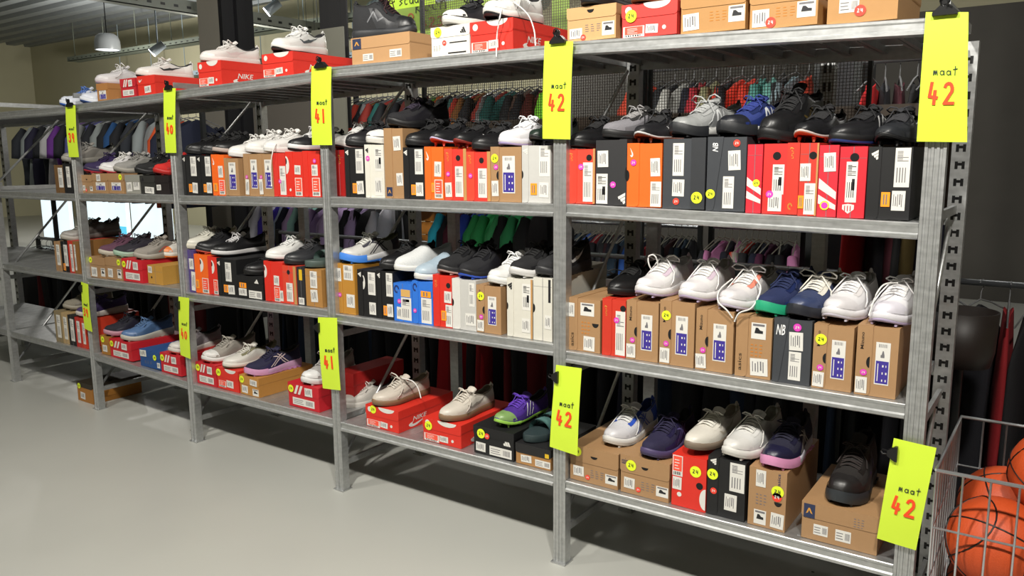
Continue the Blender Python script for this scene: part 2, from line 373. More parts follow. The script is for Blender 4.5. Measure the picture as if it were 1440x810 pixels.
def unit(kind):
    if kind in _D: return _D[kind]
    b = MB(); T = -.0006; I = -.0009; rr = random.Random(kind)
    if kind.startswith('label'):
        b.box((0, T, 0), (1, 0, 1), 0)
        v = kind[5:]
        if v in ('', 'b'):       # vertical shop label: barcode block + text lines
            n = 9
            for i in range(n): b.box((.14, I, .66+.03*i), (.5 if rr.random() < .7 else .86, T, .66+.03*i+.008+.010*rr.random()), 1)
            for i in range(4): b.box((.14+.18*i, I, .12), (.18+.18*i+.03*rr.random(), T, .5), 1)
            if v == 'b': b.box((.55, I, .30), (.8, T, .58), 1)
        elif v == 'p':           # price label
            for i in range(5): b.box((.12+.15*i, I, .15+.2*rr.random()), (.16+.15*i+.04*rr.random(), T, .85-.2*rr.random()), 1)
        elif v == 'h':           # horizontal label
            for i in range(3): b.box((.06, I, .2+.24*i), (.45+.1*rr.random(), T, .27+.24*i), 1)
            for i in range(8): b.box((.62+.04*i, I, .2), (.635+.04*i+.01*rr.random(), T, .8), 1)
        elif v == 's':           # label with a small shoe picture
            b.box((.1, I, .8), (.9, T, .93), 1)
            b.prism([(.22, .35), (.8, .35), (.8, .52), (.6, .55), (.45, .7), (.3, .7), (.25, .5)], I, T, 2)
    elif kind == 'size':         # white label whose lower part is a purple block of figures
        b.box((0, T, 0), (1, 0, 1), 0); b.box((.06, I, .03), (.94, T, .56), 1)
        for i in range(9): b.box((.2+.07*i, I, .88), (.22+.07*i+.02*rr.random(), T, .96), 3)
        b.prism([(.35, .64), (.62, .64), (.62, .70), (.55, .80), (.48, .80), (.42, .71), (.35, .70)], I, T, 2)
        for i in range(2):
            for j in range(3): b.box((.5+.24*i, I*1.2, .08+.17*j), (.5+.24*i+.05+.06*rr.random(), I, .08+.17*j+.05), 0)
        b.box((.18, I*1.2, .08), (.24, I, .5), 0)
    elif kind == 'pink':         # white label with a large red block
        b.box((0, T, 0), (1, 0, 1), 0); b.box((.08, I, .24), (.92, T, .96), 1)
        for i in range(4): b.box((.2, I*1.2, .34+.14*i), (.4+.3*rr.random(), I, .38+.14*i), 0)
        for i in range(7): b.box((.12+.11*i, I, .05), (.16+.11*i+.03*rr.random(), T, .2), 2)
    elif kind == 'rect': b.box((0, T, 0), (1, 0, 1), 0)
    elif kind == 'orange':
        b.box((0, T, 0), (1, 0, 1), 0)
        for i in range(2): b.box((.25+.3*i, I, .15), (.38+.3*i, T, .85), 1)
    elif kind == 'disc': b.disc((.5, .5), .5, T, 0, 20)
    elif kind == 'ring':
        b.disc((.5, .5), .5, T, 0, 20); b.disc((.5, .5), .36, I, T, 16, 1)
    elif kind == 'dot':          # round sticker with a scribble of figures
        b.disc((.5, .5), .5, T, 0, 20)
        for j, q in enumerate(((.26, .62, .42, .68), (.36, .50, .42, .64), (.28, .40, .36, .52), (.24, .34, .44, .40), (.54, .48, .60, .68), (.54, .46, .74, .52), (.66, .34, .72, .66))):
            b.box((q[0], I-.00003*j, q[1]), (q[2], T, q[3]), 1)
    elif kind == 'notchr': b.disc((0, .5), .5, T, 0, 12, 0, -math.pi/2, math.pi/2)
    elif kind == 'notchl': b.disc((1, .5), .5, T, 0, 12, 0, math.pi/2, 3*math.pi/2)
    elif kind == 'notchd': b.disc((.5, 1), .5, T, 0, 12, 0, math.pi, 2*math.pi)
    elif kind == 'bars':         # three slanting bars in a triangle
        for i, h in enumerate((.38, .68, 1.0)):
            x = .10+.31*i; b.prism([(x, 0), (x+.26, 0), (x+.26-.36*h, h), (x+.04-.36*h, h-.14)], T, 0, 0)
    elif kind == 'barsv':        # the same turned a quarter
        for i, h in enumerate((.38, .68, 1.0)):
            x = .10+.31*i; b.prism([(1-q, p) for p, q in [(x, 0), (x+.26, 0), (x+.26-.36*h, h), (x+.04-.36*h, h-.14)]], T, 0, 0)
    elif kind in ('tick', 'tickv'):
        top = [(.02, .30), (.10, .12), (.22, .05), (.36, .08), (1, .62)]; bot = [(.30, .36), (.22, .34), (.19, .42), (.24, .62)]
        P = [(0, .42), (.04, .2), (.14, .07), (.28, .04), (.45, .12), (1, .75), (.40, .38), (.27, .35), (.20, .42), (.2, .55), (.26, .72), (.10, .6)]
        if kind == 'tickv': P = [(1-z, x) for x, z in P]
        b.prism(P, T, 0, 0)
    elif kind == 'form':         # two broad slanting stripes
        b.prism([(0, .62), (1, .30), (1, .52), (0, .92)], T, 0, 0); b.prism([(0, .18), (1, -.0), (1, .14), (0, .44)], T, 0, 0)
    elif kind == 'formh':
        b.prism([(0, 0), (.24, 0), (.55, 1), (.32, 1)], T, 0, 0); b.prism([(.42, 0), (.66, 0), (.98, 1), (.74, 1)], T, 0, 0)
    elif kind == 'peak':         # dark square with a pale peak
        b.box((0, T, 0), (1, 0, 1), 0); b.prism([(.2, .3), (.42, .72), (.55, .72), (.8, .3), (.62, .36), (.48, .58), (.38, .36)], I, T, 1)
    elif kind == 'shield':
        b.prism([(.0, .9), (.5, 1), (1, .9), (1, .45), (.5, 0), (0, .45)], T, 0, 0)
        for i in range(3): b.box((.18+.24*i, I, .25), (.26+.24*i, T, .8), 1)
    elif kind == 'arc':          # big pale disc cut by the lid edge
        b.disc((0, .5), .5, T, 0, 16, 0, -math.pi/2, math.pi/2); b.disc((0, .72), .18, I, T, 10, 1, -math.pi/2, math.pi/2)
    elif kind == 'arcl':
        b.disc((1, .5), .5, T, 0, 16, 0, math.pi/2, 1.5*math.pi)
    elif kind == 'arcd':
        b.disc((.5, 1), .5, T, 0, 16, 0, math.pi, 2*math.pi)
    elif kind == 'rings':
        pts = [(.5+.48*math.cos(t*.3), .5+.48*math.sin(t*.3)) for t in range(18)]
        for s_ in (1, .72):
            Q = [(.5+(x-.5)*s_, .5+(z-.5)*s_) for x, z in pts]
            for (xa, za), (xb, zb) in zip(Q, Q[1:]):
                dx, dz = xb-xa, zb-za; l = math.hypot(dx, dz)+1e-9; nx, nz = -dz/l*.05, dx/l*.05
                b.prism([(xa-nx, za-nz), (xb-nx, zb-nz), (xb+nx, zb+nz), (xa+nx, za+nz)], T, 0, 0)
    elif kind == 'leap':         # curved leap over a turned word of four letters
        P = [(.0, .78), (.1, .98), (.45, 1), (.95, .9), (.95, .8), (.5, .9), (.2, .86)]
        b.prism(P, T, 0, 0)
        for i in range(4): b.box((.45, T, .02+.2*i), (.98, 0, .06+.2*i)); b.box((.45 if i % 2 else .85, T, .06+.2*i), (.6 if i % 2 else .98, 0, .17+.2*i))
    elif kind == 'print':        # lines of small print
        for i in range(3):
            for j in range(4): b.box((.06+.34*i, T, .08+.24*j), (.06+.34*i+.1+.14*rr.random(), 0, .14+.24*j), 0)
    me = b.me(kind); _D[kind] = me; return me
WH = card('d9d7d1'); INK = mat('1c1c20', .5); INK2 = mat('6e6c70', .5); PURP = card('3a2d8c'); ORG = card('ff9a1e'); YEL = card('e2f22c'); MAG = card('d63cb4'); REDD = card('e8402e'); PINK = card('f0553f'); GOLD = card('c98f3a'); NAVY = card('27304f'); HOLE = mat('070708', .9)
DK = {  # kind -> part name, mesh kind, materials
 'L': ('shop_label', 'label', [WH, INK2]), 'Lb': ('shop_label', 'labelb', [WH, INK]), 'P': ('price_label', 'labelp', [WH, INK2]), 'Lh': ('shop_label', 'labelh', [WH, INK2]), 'Ls': ('picture_label', 'labels', [WH, INK2, INK]),
 'S': ('size_label', 'size', [WH, PURP, INK2, INK2]), 'K': ('size_label', 'pink', [WH, PINK, INK]), 'O': ('orange_sticker', 'orange', [ORG, INK2]), 'Y': ('round_sticker', 'dot', [YEL, INK]),
 'M': ('round_sticker', 'dot', [MAG, WH]), 'R': ('round_sticker', 'dot', [REDD, WH]), 'RY': ('round_sticker', 'ring', [YEL, MAG]), 'H': ('thumb_hole', 'disc', [HOLE]), 'Nr': ('thumb_hole', 'notchr', [HOLE]), 'Nl': ('thumb_hole', 'notchl', [HOLE]), 'Nd': ('thumb_hole', 'notchd', [HOLE]),
 'B': ('logo', 'bars', [WH]), 'Bk': ('logo', 'bars', [INK]), 'Bv': ('logo', 'barsv', [WH]), 'Bvk': ('logo', 'barsv', [INK]), 'T': ('logo', 'tick', [WH]), 'Tv': ('logo', 'tickv', [WH]), 'F': ('stripe_print', 'form', [WH]), 'Fh': ('stripe_print', 'formh', [WH]), 'Pk': ('logo', 'peak', [NAVY, GOLD]),
 'Sh': ('logo', 'shield', [WH, card('c02434')]), 'A': ('disc_print', 'arc', [WH, INK]), 'Al': ('disc_print', 'arcl', [WH]), 'Ad': ('disc_print', 'arcd', [WH]), 'E': ('edge_board', 'rect', [card('b98a52')]), 'Q': ('ring_print', 'rings', [card('1f2f66')]),  'Qg': ('ring_print', 'rings', [GOLD]), 'Pr': ('fine_print', 'print', [INK2]), 'Po': ('fine_print', 'print', [card('c87a20')]), 'Bp': ('black_print', 'rect', [INK]), 'Rr': ('round_sticker', 'disc', [WH]),
 'G': ('gilt_mark', 'leap', [GOLD]), 'Gy': ('yellow_mark', 'rect', [card('d8b020')]), 'Eo': ('tan_print', 'rect', [card('d0a560')]),
 'W': ('colour_band', 'rect', [NAVY])}
def decal(kind, parent, x, z, w_, h, y):
    if kind.startswith('"'):     # '"text|colour|rot'
        s, c, r = kind[1:].split('|'); me = unit_text(s, int(r), .25 if s == 'NB' else 0)
        o = ob('lettering', me, parent, (x, y-.0004, z), scl=(w_, 1, h)); o.data.materials.append(card(c)) if not o.data.materials else None
        o.material_slots[0].link = 'OBJECT'; o.material_slots[0].material = card(c); return o
    nm, mk, ms = DK[kind]
    if kind in ('Y', 'M', 'R', 'RY', 'O', 'P'): y -= .0006+(.0005 if kind != 'P' else 0)
    return shared(nm, unit(mk), ms, parent, loc=(x, y, z), scl=(w_, 1, h), rot=(0, random.uniform(-.06, .06) if kind == 'P' else 0, 0))

# ------------------------------------------------------------------ shoeboxes
TOPS = []
BAYN = {0: 'left-edge bay', 1: 'second bay', 2: 'third bay', 3: 'fourth bay', 4: 'right-hand bay'}
SHN = {4: 'top shelf', 3: 'second shelf', 2: 'third shelf', 1: 'bottom shelf'}
ORD = ['first', 'second', 'third', 'fourth', 'fifth', 'sixth', 'seventh', 'eighth', 'ninth', 'tenth', 'eleventh', 'twelfth', 'thirteenth', 'fourteenth']
CNT = {}
def where(bay, lvl, what):
    k = (bay, lvl, what); CNT[k] = CNT.get(k, 0)+1
    return '%s, %s, %s %s from left' % (SHN[lvl], BAYN[bay], ORD[CNT[k]-1], what)
def rprofile(x0, z0, x1, z1, r, cs, xt=None):
    "rounded rectangle; cs tells which corners are rounded (bl, br, tr, tl); xt skews the free edge at the top"
    pts = []
    C = [(x0, z0, 'bl', math.pi), (x1, z0, 'br', 1.5*math.pi), (x1 if xt is None else xt, z1, 'tr', 0), (x0, z1, 'tl', .5*math.pi)]
    for x, z, n, a0 in C:
        if n in cs:
            cx = x+(r if 'l' in n else -r); cz = z+(r if 'b' in n else -r)
            for i in range(5): a = a0+i*math.pi/8; pts.append((cx+r*math.cos(a), cz+r*math.sin(a)))
        else: pts.append((x, z))
    return pts
def shoebox(bay, lvl, px0, px1, ytop, body, lid, lidside, split, desc, decs, Y=.02, depth=.32, kind='u', yaw=0, split2=None, ybot=None, lab=None, floorz=None):
    xm = (px0+px1)/2; ym = ytop+10
    a, c, t = at(px0, ytop+25, Y), at(px1, ytop+25, Y), at(xm, ytop, Y)
    W = c.x-a.x-.0015; z0 = (max(deckz(bay, lvl, a.x), deckz(bay, lvl, c.x)) if floorz is None else floorz)+.0008
    H = t.z-z0
    e = empty('shoebox', (a.x, Y, z0), (0, 0, math.radians(yaw)))
    bc = card(body); lc = card(lid or body); g = .0018
    b = MB()
    if lidside in 'LR' and lidside:
        s = at(split, ytop+25, Y).x-a.x
        s2 = s if split2 is None else at(split2, ytop+2, Y).x-a.x
        b.box((g, g, 0), (W-g, depth-g, H-g)); bo = build(b, 'box_body', bc, e)
        l = MB(); 
        if lidside == 'L': pr = rprofile(0, 0, s, H, .012, ('br',), s2)
        else: pr = [(W-x, z) for x, z in reversed(rprofile(0, 0, W-s, H, .012, ('br',), W-s2))]
        l.prism(pr, 0, depth)
        lo = build(l, 'box_lid', lc, e); lr = (0, s) if lidside == 'L' else (s, W)
        inlid = lambda x, z: lr[0] <= x <= lr[1]
    elif lidside == 'T':
        lh = H*split
        b.box((g, g, 0), (W-g, depth-g, H-g)); bo = build(b, 'box_body', bc, e)
        l = MB(); l.prism(rprofile(0, H-lh, W, H, .010, ('bl', 'br')), 0, depth); lo = build(l, 'box_lid', lc, e)
        inlid = lambda x, z: z > H-lh
    else:
        b.box((0, 0, 0), (W, depth, H)); bo = lo = build(b, 'box_body', bc, e); inlid = lambda x, z: True
        l = MB()
        for q in ((W*.5-.0008, -.0004, 0, W*.5+.0008, 0, H),): l.box((q[0], q[1], q[2]), (q[3], q[4], q[5]))
        l.box((.002, -.0004, H-.03), (W-.002, 0, H-.0292)); build(l, 'flap_seam', INK2, e)
    for d in decs:
        k, u0, v0, u1, v1 = d[:5]
        x, z, w_, h = u0*W, (1-v1)*H, (u1-u0)*W, (v1-v0)*H
        if k in ('Y', 'M', 'R', 'RY', 'H', 'Rr'):     # keep round
            r = max(w_, h) if len(d) < 6 else d[5]; x, z = x+w_/2-r/2, z+h/2-r/2; w_ = h = r
            if k in ('Y', 'M', 'R', 'RY'): x = min(max(x, -.001), W-w_+.001)
        il = inlid(x+w_/2, z+h/2)
        decal(k, lo if il else bo, x, z, w_, h, (0 if (il or lo is bo) else g)-.0001)
    tag(e, desc if lab else desc+', '+where(bay, lvl, 'box'), 'shoebox', 'shoeboxes on the shelving')
    if ('Ad' in [d[0] for d in decs]) and lidside == 'T':   # tick and word printed on the right flank
        r = (0, 0, math.pi/2)
        t1 = shared('logo', unit('tick'), [WH if body == NIKR else PINK], bo, loc=(W-g+.0002, .06, H*.06), rot=r, scl=(.11, 1, H*.34))
        t2 = ob('lettering', unit_text('NIKE', 0, .25), bo, (W-g+.0008, .085, H*.32), r, (.085, 1, H*.2)); 
        if not t2.data.materials: t2.data.materials.append(WH)
    TOPS.append((a.x, a.x+W, Y, Y+depth, z0+H, bay, lvl))
    return e, W, H
# templates: decals in face units (u, v from the top left)
def rnd_price(): return random.choice(['P', 'P', 'L'])
T_MIZ = lambda y=1: [('"Mizuno|2a2018|1', .09, .10, .17, .34), ('Nl', .17, .44, .33, .60), ('P', .02, .74, .30, .97), ('S', .46, .22, .80, .82), ('M', .10, .62, .30, .72, .017)]+([('Y', .04, .16, .34, .3, .03)] if y else [])
T_ADI = lambda o=1: [('Bv', .04, .05, .20, .16), ('L', .55, .04, .92, .52), ('P', .58, .68, .92, .94)]+([('O', .36, .72, .57, .92)] if o else [])
T_NIK = lambda m=0: [('Tv', .04, .08, .24, .26), ('P', .5, .28, .86, .56), ('K', .5, .62, .92, .97)]+([('M', .1, .3, .3, .4, .02)] if m else [])
T_KAL = lambda: [('G', .08, .07, .2, .24), ('E', .86, .003, .995, .995), ('H', .5, .10, .75, .26, .02), ('L', .48, .34, .84, .93), ('M', .05, .42, .3, .56, .017)]
T_ASF = [('P', .08, .58, .30, .86), ('R', .34, .78, .42, .9, .017), ('Pr', .42, .58, .72, .84), ('Ls', .74, .62, .98, .88), ('Nd', .44, .22, .58, .36)]   # flat tan
T_NFL = [('Rr', .06, .08, .2, .28, .022), ('K', .03, .66, .42, .98), ('P', .44, .64, .66, .9), ('Rr', .74, .72, .8, .82, .012), ('Ad', .40, .0, .88, .40)]
T_PUM = [('Y', .02, .10, .2, .4, .034), ('Fh', .2, .06, .5, .44), ('P', .56, .10, .8, .44), ('Lh', .14, .60, .84, .90)]
TAN, KR, RED_, ORA, BLK, NIKR, GRY, DGR = 'a27e58', 'a27e58', 'b82a22', 'e8651a', '121214', 'd42c1e', 'bdbcb8', '383b40'
TANL = 'caa070'
B = shoebox
# --- second shelf, right-hand bay
B(4, 3, 797, 837, 209, 'd8402e', 'd8402e', 'L', 811, 'narrow orange-red upright box with kraft edge', [('G', .1, .08, .22, .22), ('E', .93, .003, .998, .995), ('H', .68, .11, .9, .22, .02), ('L', .58, .25, .92, .96), ('M', .46, .28, .56, .38, .019)])
B(4, 3, 837, 882, 196, '2b2b2d', '2b2b2d', 'R', 871, 'charcoal box with white three-bar mark', [('P', .08, .17, .42, .42), ('Lb', .04, .52, .40, .98), ('M', .47, .63, .68, .74, .02), ('Bv', .74, .80, .97, .98), ('Nl', .90, .42, .998, .62)])
B(4, 3, 882, 932, 201, ORA, ORA, 'L', 899, 'bright orange upright box with white tick', [('Tv', .05, .07, .18, .22), ('M', .12, .25, .26, .36, .019), ('Nr', .0, .42, .15, .6), ('P', .68, .24, .95, .52), ('L', .68, .60, .98, .99)])
B(4, 3, 932, 993, 194, DGR, '2d2f33', 'R', 972, 'slate grey upright box with long barcode label', [('L', .24, .07, .50, .53), ('P', .24, .58, .52, .82), ('R', .25, .84, .43, .95, .02), ('Y', .7, .75, .95, .92, .034)])
B(4, 3, 995, 1051, 192, DGR, DGR, 'L', 1006, 'grey box with slanted lid, white initials', [('"NB|e8e8e8|1', .13, .08, .27, .2), ('Y', .0, .72, .2, .82, .027), ('R', .64, .04, .84, .14, .02), ('P', .55, .19, .86, .45), ('L', .42, .53, .70, .96)], split2=1018)
B(4, 3, 1051, 1073, 203, 'cf2434', 'cf2434', 'N', 0, 'thin crimson upright box with slanting white stripes', [('F', .02, .44, .97, .86), ('Y', .4, .5, .9, .62, .02)])
B(4, 3, 1073, 1125, 201, 'd22b27', 'd03325', 'R', 1107, 'red box with raised right lid', [('H', .26, .12, .5, .24, .022), ('Lb', .28, .30, .60, .72), ('P', .18, .72, .56, .96), ('M', .12, .66, .32, .78, .02), ('G', .74, .06, .84, .22), ('Qg', .74, .84, .86, .93)])
B(4, 3, 1125, 1152, 201, 'c93426', 'c93426', 'N', 0, 'red box with thumb hole, orange sticker', [('H', .5, .1, .9, .24, .02), ('P', .05, .28, .62, .52), ('L', .32, .55, .9, .98), ('O', .0, .72, .3, .9), ('E', .90, .003, .998, .995)])
B(4, 3, 1152, 1180, 204, 'cf2434', 'cf2434', 'N', 0, 'crimson box with white stripes under price label', [('P', .28, .11, .9, .37), ('F', .04, .42, .96, .9), ('RY', .2, .78, .6, .9, .024)])
B(4, 3, 1181, 1220, 206, 'cb1f2e', 'cb1f2e', 'N', 0, 'deep red box with pale shield print', [('H', .38, .08, .7, .22, .022), ('Lb', .26, .21, .68, .78), ('Sh', .18, .80, .62, .94)])
B(4, 3, 1221, 1285, 206, BLK, BLK, 'L', 1239, "black box at the shelf's right end", [('Bv', .06, .04, .22, .18), ('L', .60, .02, .94, .55), ('O', .34, .62, .54, .82), ('P', .58, .60, .88, .87)])
# --- second shelf, fourth bay
B(3, 3, 470, 485, 211, 'b01d1c', 'b01d1c', 'N', 0, 'dark red box half behind post', [('G', .4, .1, .6, .3)], Y=.06)
B(3, 3, 485, 513, 207, BLK, BLK, 'L', 491, 'black upright box', T_ADI())
B(3, 3, 513, 540, 203, 'd8d5ca', 'd8d5ca', 'L', 520, 'off-white upright box beside tall kraft box', [('M', .05, .2, .3, .32, .02), ('Bvk', .05, .06, .2, .16), ('Lb', .52, .06, .92, .5), ('P', .5, .62, .9, .96)])
B(3, 3, 540, 567, 180, TAN, TAN, 'L', 551, 'tall kraft upright box with dark blue square', [('P', .5, .12, .88, .32), ('P', .62, .64, .95, .82), ('Pk', .08, .84, .38, .97)])
B(3, 3, 567, 597, 207, BLK, BLK, 'L', 575, 'black upright box', T_ADI())
B(3, 3, 597, 624, 206, ORA, ORA, 'L', 606, 'orange upright box with white tick', T_NIK()+[('O', .34, .68, .5, .86)])
B(3, 3, 625, 656, 209, 'cf3328', 'd8432e', 'L', 636, 'red box with gilt print', T_KAL()+[('P', .04, .66, .34, .94)])
B(3, 3, 656, 690, 213, 'cf3328', 'd8432e', 'L', 667, 'slightly lower red box with gilt print', T_KAL())
B(3, 3, 690, 734, 206, TAN, TAN, 'L', 702, 'kraft upright box with purple size label', [('Y', .02, .12, .26, .3, .03), ('M', .1, .32, .26, .42, .018), ('Nl', .12, .44, .26, .6), ('P', .04, .62, .26, .9), ('S', .38, .17, .78, .84)])
B(3, 3, 734, 775, 204, GRY, GRY, 'L', 743, 'pale grey upright box by the post', [('Bv', .03, .05, .2, .16), ('L', .6, .02, .96, .54), ('O', .3, .66, .52, .86), ('P', .6, .64, .92, .9), ('Nr', .0, .44, .1, .58)])
# --- second shelf, third bay
B(2, 3, 257, 278, 218, BLK, BLK, 'L', 261, 'black upright box beside the post', T_ADI())
B(2, 3, 278, 298, 218, BLK, BLK, 'L', 282, 'black upright box', T_ADI())
B(2, 3, 298, 316, 217, ORA, ORA, 'L', 306, 'orange upright box with white tick', T_NIK()+[('O', .1, .7, .4, .9)])
B(2, 3, 316, 336, 222, TAN, TAN, 'L', 320, 'lower kraft upright box with purple label', [('S', .30, .12, .78, .84)])
B(2, 3, 343, 363, 216, TAN, TAN, 'L', 350, 'kraft upright box with purple label', [('S', .48, .14, .92, .82), ('M', .1, .5, .3, .6, .016), ('P', .06, .6, .3, .96)])
B(2, 3, 363, 384, 216, TAN, TAN, 'L', 369, 'kraft upright box with purple label', [('S', .44, .14, .90, .82), ('M', .1, .5, .3, .6, .016), ('P', .06, .6, .3, .96)])
B(2, 3, 384, 402, 215, 'cf2f25', 'cf2f25', 'L', 391, 'red upright box with long white label', [('L', .5, .3, .96, .96), ('M', .4, .6, .6, .7, .017)])
B(2, 3, 402, 426, 213, NIKR, NIKR, 'L', 412, 'vivid red box with big white disc print', [('A', .02, .1, .4, .5), ('P', .5, .3, .85, .5), ('K', .5, .58, .9, .98), ('Rr', .15, .8, .3, .9, .012)])
B(2, 3, 426, 450, 212, NIKR, NIKR, 'L', 433, 'vivid red box with big white disc print', [('M', .6, .16, .8, .28, .018), ('L', .5, .3, .85, .54), ('K', .5, .58, .95, .98)])
# --- second shelf, second bay and left edge: flat boxes
for x0, x1, yt, c, ds, dc in ((116, 131, 246, TAN, 'small kraft flat box', T_ASF), (131, 153, 244, TAN, 'kraft flat box', [('P', .3, .05, .55, .4), ('S', .2, .45, .8, .85)]), (153, 175, 244, TAN, 'kraft flat box with yellow dot', [('Y', .7, .05, .95, .3, .03), ('S', .2, .45, .8, .85)]), (177, 198, 246, '8d8c84', 'grey flat box with pale labels', [('P', .1, .4, .45, .9), ('P', .55, .1, .95, .8)]), (198, 219, 247, '2c2c2a', 'charcoal flat box with white label', [('Bk', .1, .1, .3, .3), ('P', .3, .6, .9, .95)]), (219, 239, 247, '1c1516', 'black flat box', [('P', .1, .5, .4, .8)])):
    B(1, 3, x0, x1, yt, c, c, 'T', .38, ds, dc)
B(0, 3, 78, 90, 232, '6d5030', '6d5030', 'L', 82, 'brown upright box', [('L', .4, .1, .9, .8)])
B(0, 3, 90, 100, 230, '18181a', '18181a', 'L', 93, 'black upright box with pale label', [('L', .4, .1, .9, .8)])
# --- third shelf, right-hand bay
B(4, 2, 799, 845, 420, TAN, TAN, 'L', 812, 'kraft upright box with italic print', [('P', .0, .10, .2, .36), ('"asics|3a2a18|1', .08, .66, .18, .92), ('Ls', .38, .08, .8, .32), ('Po', .4, .4, .68, .68), ('P', .48, .7, .82, .97), ('Nd', .74, .45, .94, .6)], depth=.36)
B(4, 2, 847, 881, 421, 'c5321f', 'c5321f', 'L', 860, 'red upright box', [('G', .1, .12, .2, .3), ('H', .74, .08, .98, .22, .02), ('L', .56, .2, .96, .97), ('M', .5, .3, .7, .42, .019)])
B(4, 2, 881, 927, 424, TAN, TAN, 'L', 895, 'kraft box with purple size label', T_MIZ(0))
B(4, 2, 928, 978, 424, TAN, TAN, 'L', 944, 'kraft box with yellow dot and purple label', T_MIZ(1))
B(4, 2, 979, 1033, 436, TAN, TAN, 'L', 994, 'kraft box with purple size label', T_MIZ(0))
B(4, 2, 1035, 1087, 445, TAN, TAN, 'L', 1052, 'kraft box with two white labels', [('"asics|3a2a18|1', .08, .62, .18, .9), ('Ls', .42, .1, .82, .36), ('Po', .4, .42, .75, .66), ('P', .44, .68, .92, .96)])
B(4, 2, 1088, 1143, 449, DGR, DGR, 'L', 1098, 'grey box with slanted lid, white initials', [('"NB|e8e8e8|0', .06, .1, .30, .26), ('P', .42, .2, .78, .48), ('M', .5, .06, .72, .18, .022), ('L', .42, .5, .74, .94)], split2=1110)
B(4, 2, 1144, 1202, 458, TAN, TAN, 'L', 1163, 'kraft box with yellow dot and purple label', T_MIZ(1))
B(4, 2, 1205, 1266, 459, TAN, TAN, 'L', 1227, 'kraft box with purple size label', T_MIZ(0))
# --- third shelf, fourth bay
B(3, 2, 474, 499, 371, 'b5802f', 'b5802f', 'L', 481, 'kraft upright box by the post', [('P', .05, .1, .26, .36), ('M', .05, .56, .25, .7, .018), ('L', .38, .03, .9, .32), ('P', .5, .6, .95, .86)])
B(3, 2, 503, 530, 380, BLK, BLK, 'L', 510, 'black upright box', T_ADI(0)+[('A', .28, .12, .5, .42)])
B(3, 2, 530, 554, 381, BLK, BLK, 'L', 536, 'black upright box with orange sticker', T_ADI())
B(3, 2, 554, 580, 399, '2a6fd0', '2a6fd0', 'N', 0, 'bright blue upright box', [('Q', .04, .06, .3, .26), ('Eo', .4, .15, .9, .34), ('L', .4, .36, .95, .95), ('Bp', .5, .4, .85, .47), ('M', .22, .42, .4, .52, .018), ('P', .15, .62, .44, .94)])
B(3, 2, 580, 609, 396, '2a6fd0', '2a6fd0', 'L', 588, 'bright blue upright box', [('Q', .04, .06, .24, .24), ('O', .42, .22, .9, .36), ('L', .42, .38, .92, .97), ('M', .05, .66, .2, .74, .017)])
B(3, 2, 609, 636, 387, 'cf2a1c', 'cf2a1c', 'L', 618, 'red upright box', [('"QUE|e08040|1', .1, .1, .24, .24), ('H', .68, .13, .92, .25, .02), ('P', .58, .3, .95, .52), ('O', .42, .68, .68, .87), ('L', .64, .56, .98, .98)])
B(3, 2, 636, 670, 393, GRY, 'd2d0cb', 'L', 647, 'pale grey upright box with crumpled label', [('L', .7, .06, .92, .52), ('P', .55, .66, .98, .9), ('Nr', .0, .4, .14, .55)])
B(3, 2, 670, 705, 402, TAN, TAN, 'L', 681, 'kraft box with yellow dot and purple label', T_MIZ(1))
B(3, 2, 713, 749, 392, 'cfccc1', 'cfccc1', 'L', 722, 'beige-white upright box with black three-bar mark', [('Bvk', .03, .07, .2, .2), ('Nr', .0, .42, .1, .54), ('Lb', .6, .08, .93, .52), ('P', .58, .66, .9, .9), ('E', .93, .0, .998, .995)])
B(3, 2, 750, 777, 391, 'cfccc1', 'cfccc1', 'N', 0, 'beige-white upright box against the post', [('Bp', .80, .02, .92, .38), ('P', .6, .58, .95, .8), ('Nr', .0, .42, .2, .56)])
# --- third shelf, third bay
B(2, 2, 258, 264, 354, '58a6dc', '58a6dc', 'N', 0, 'light blue thin box beside the post', [('P', .3, .2, .8, .5)])
B(2, 2, 264, 274, 352, '4a3878', '4a3878', 'N', 0, 'purple upright box', [('P', .3, .2, .9, .45), ('P', .4, .5, .95, .95)])
B(2, 2, 274, 293, 358, ORA, ORA, 'L', 281, 'orange upright box', [('O', .05, .66, .3, .88), ('A', .42, .1, .9, .45), ('K', .5, .6, .95, .98)])
B(2, 2, 293, 306, 361, NIKR, NIKR, 'L', 298, 'narrow bright red box', [('A', .4, .1, .98, .45), ('K', .5, .6, .95, .98)])
B(2, 2, 306, 333, 364, BLK, BLK, 'L', 311, 'black upright box with orange sticker', [('Bv', .02, .08, .16, .2), ('L', .42, .1, .72, .6), ('O', .3, .7, .52, .9), ('P', .52, .7, .85, .94)])
B(2, 2, 334, 371, 389, BLK, BLK, 'T', .3, 'black flat box with white three-bar mark', [('B', .68, .1, .84, .28), ('O', .1, .32, .36, .55), ('P', .06, .58, .36, .9), ('Lh', .44, .62, .92, .96)])
B(2, 2, 372, 398, 368, NIKR, NIKR, 'L', 381, 'vivid red upright box with white disc', [('A', .02, .1, .3, .42), ('P', .5, .34, .78, .58), ('K', .5, .62, .8, .98), ('P', .82, .7, .98, .96)])
B(2, 2, 398, 417, 374, 'd3402a', 'd3402a', 'N', 0, 'orange-red upright box with thumb hole', [('E', .8, .003, .998, .995), ('H', .3, .1, .6, .24, .02), ('L', .25, .45, .72, .94)])
B(2, 2, 418, 429, 376, '232326', '232326', 'N', 0, 'narrow dark box with yellow lettering', [('Gy', .3, .06, .7, .34), ('P', .15, .8, .85, .98)])
B(2, 2, 430, 453, 379, 'a87a40', 'a87a40', 'N', 0, 'kraft upright box beside the post', [('L', .3, .05, .72, .5), ('P', .32, .55, .74, .88)])
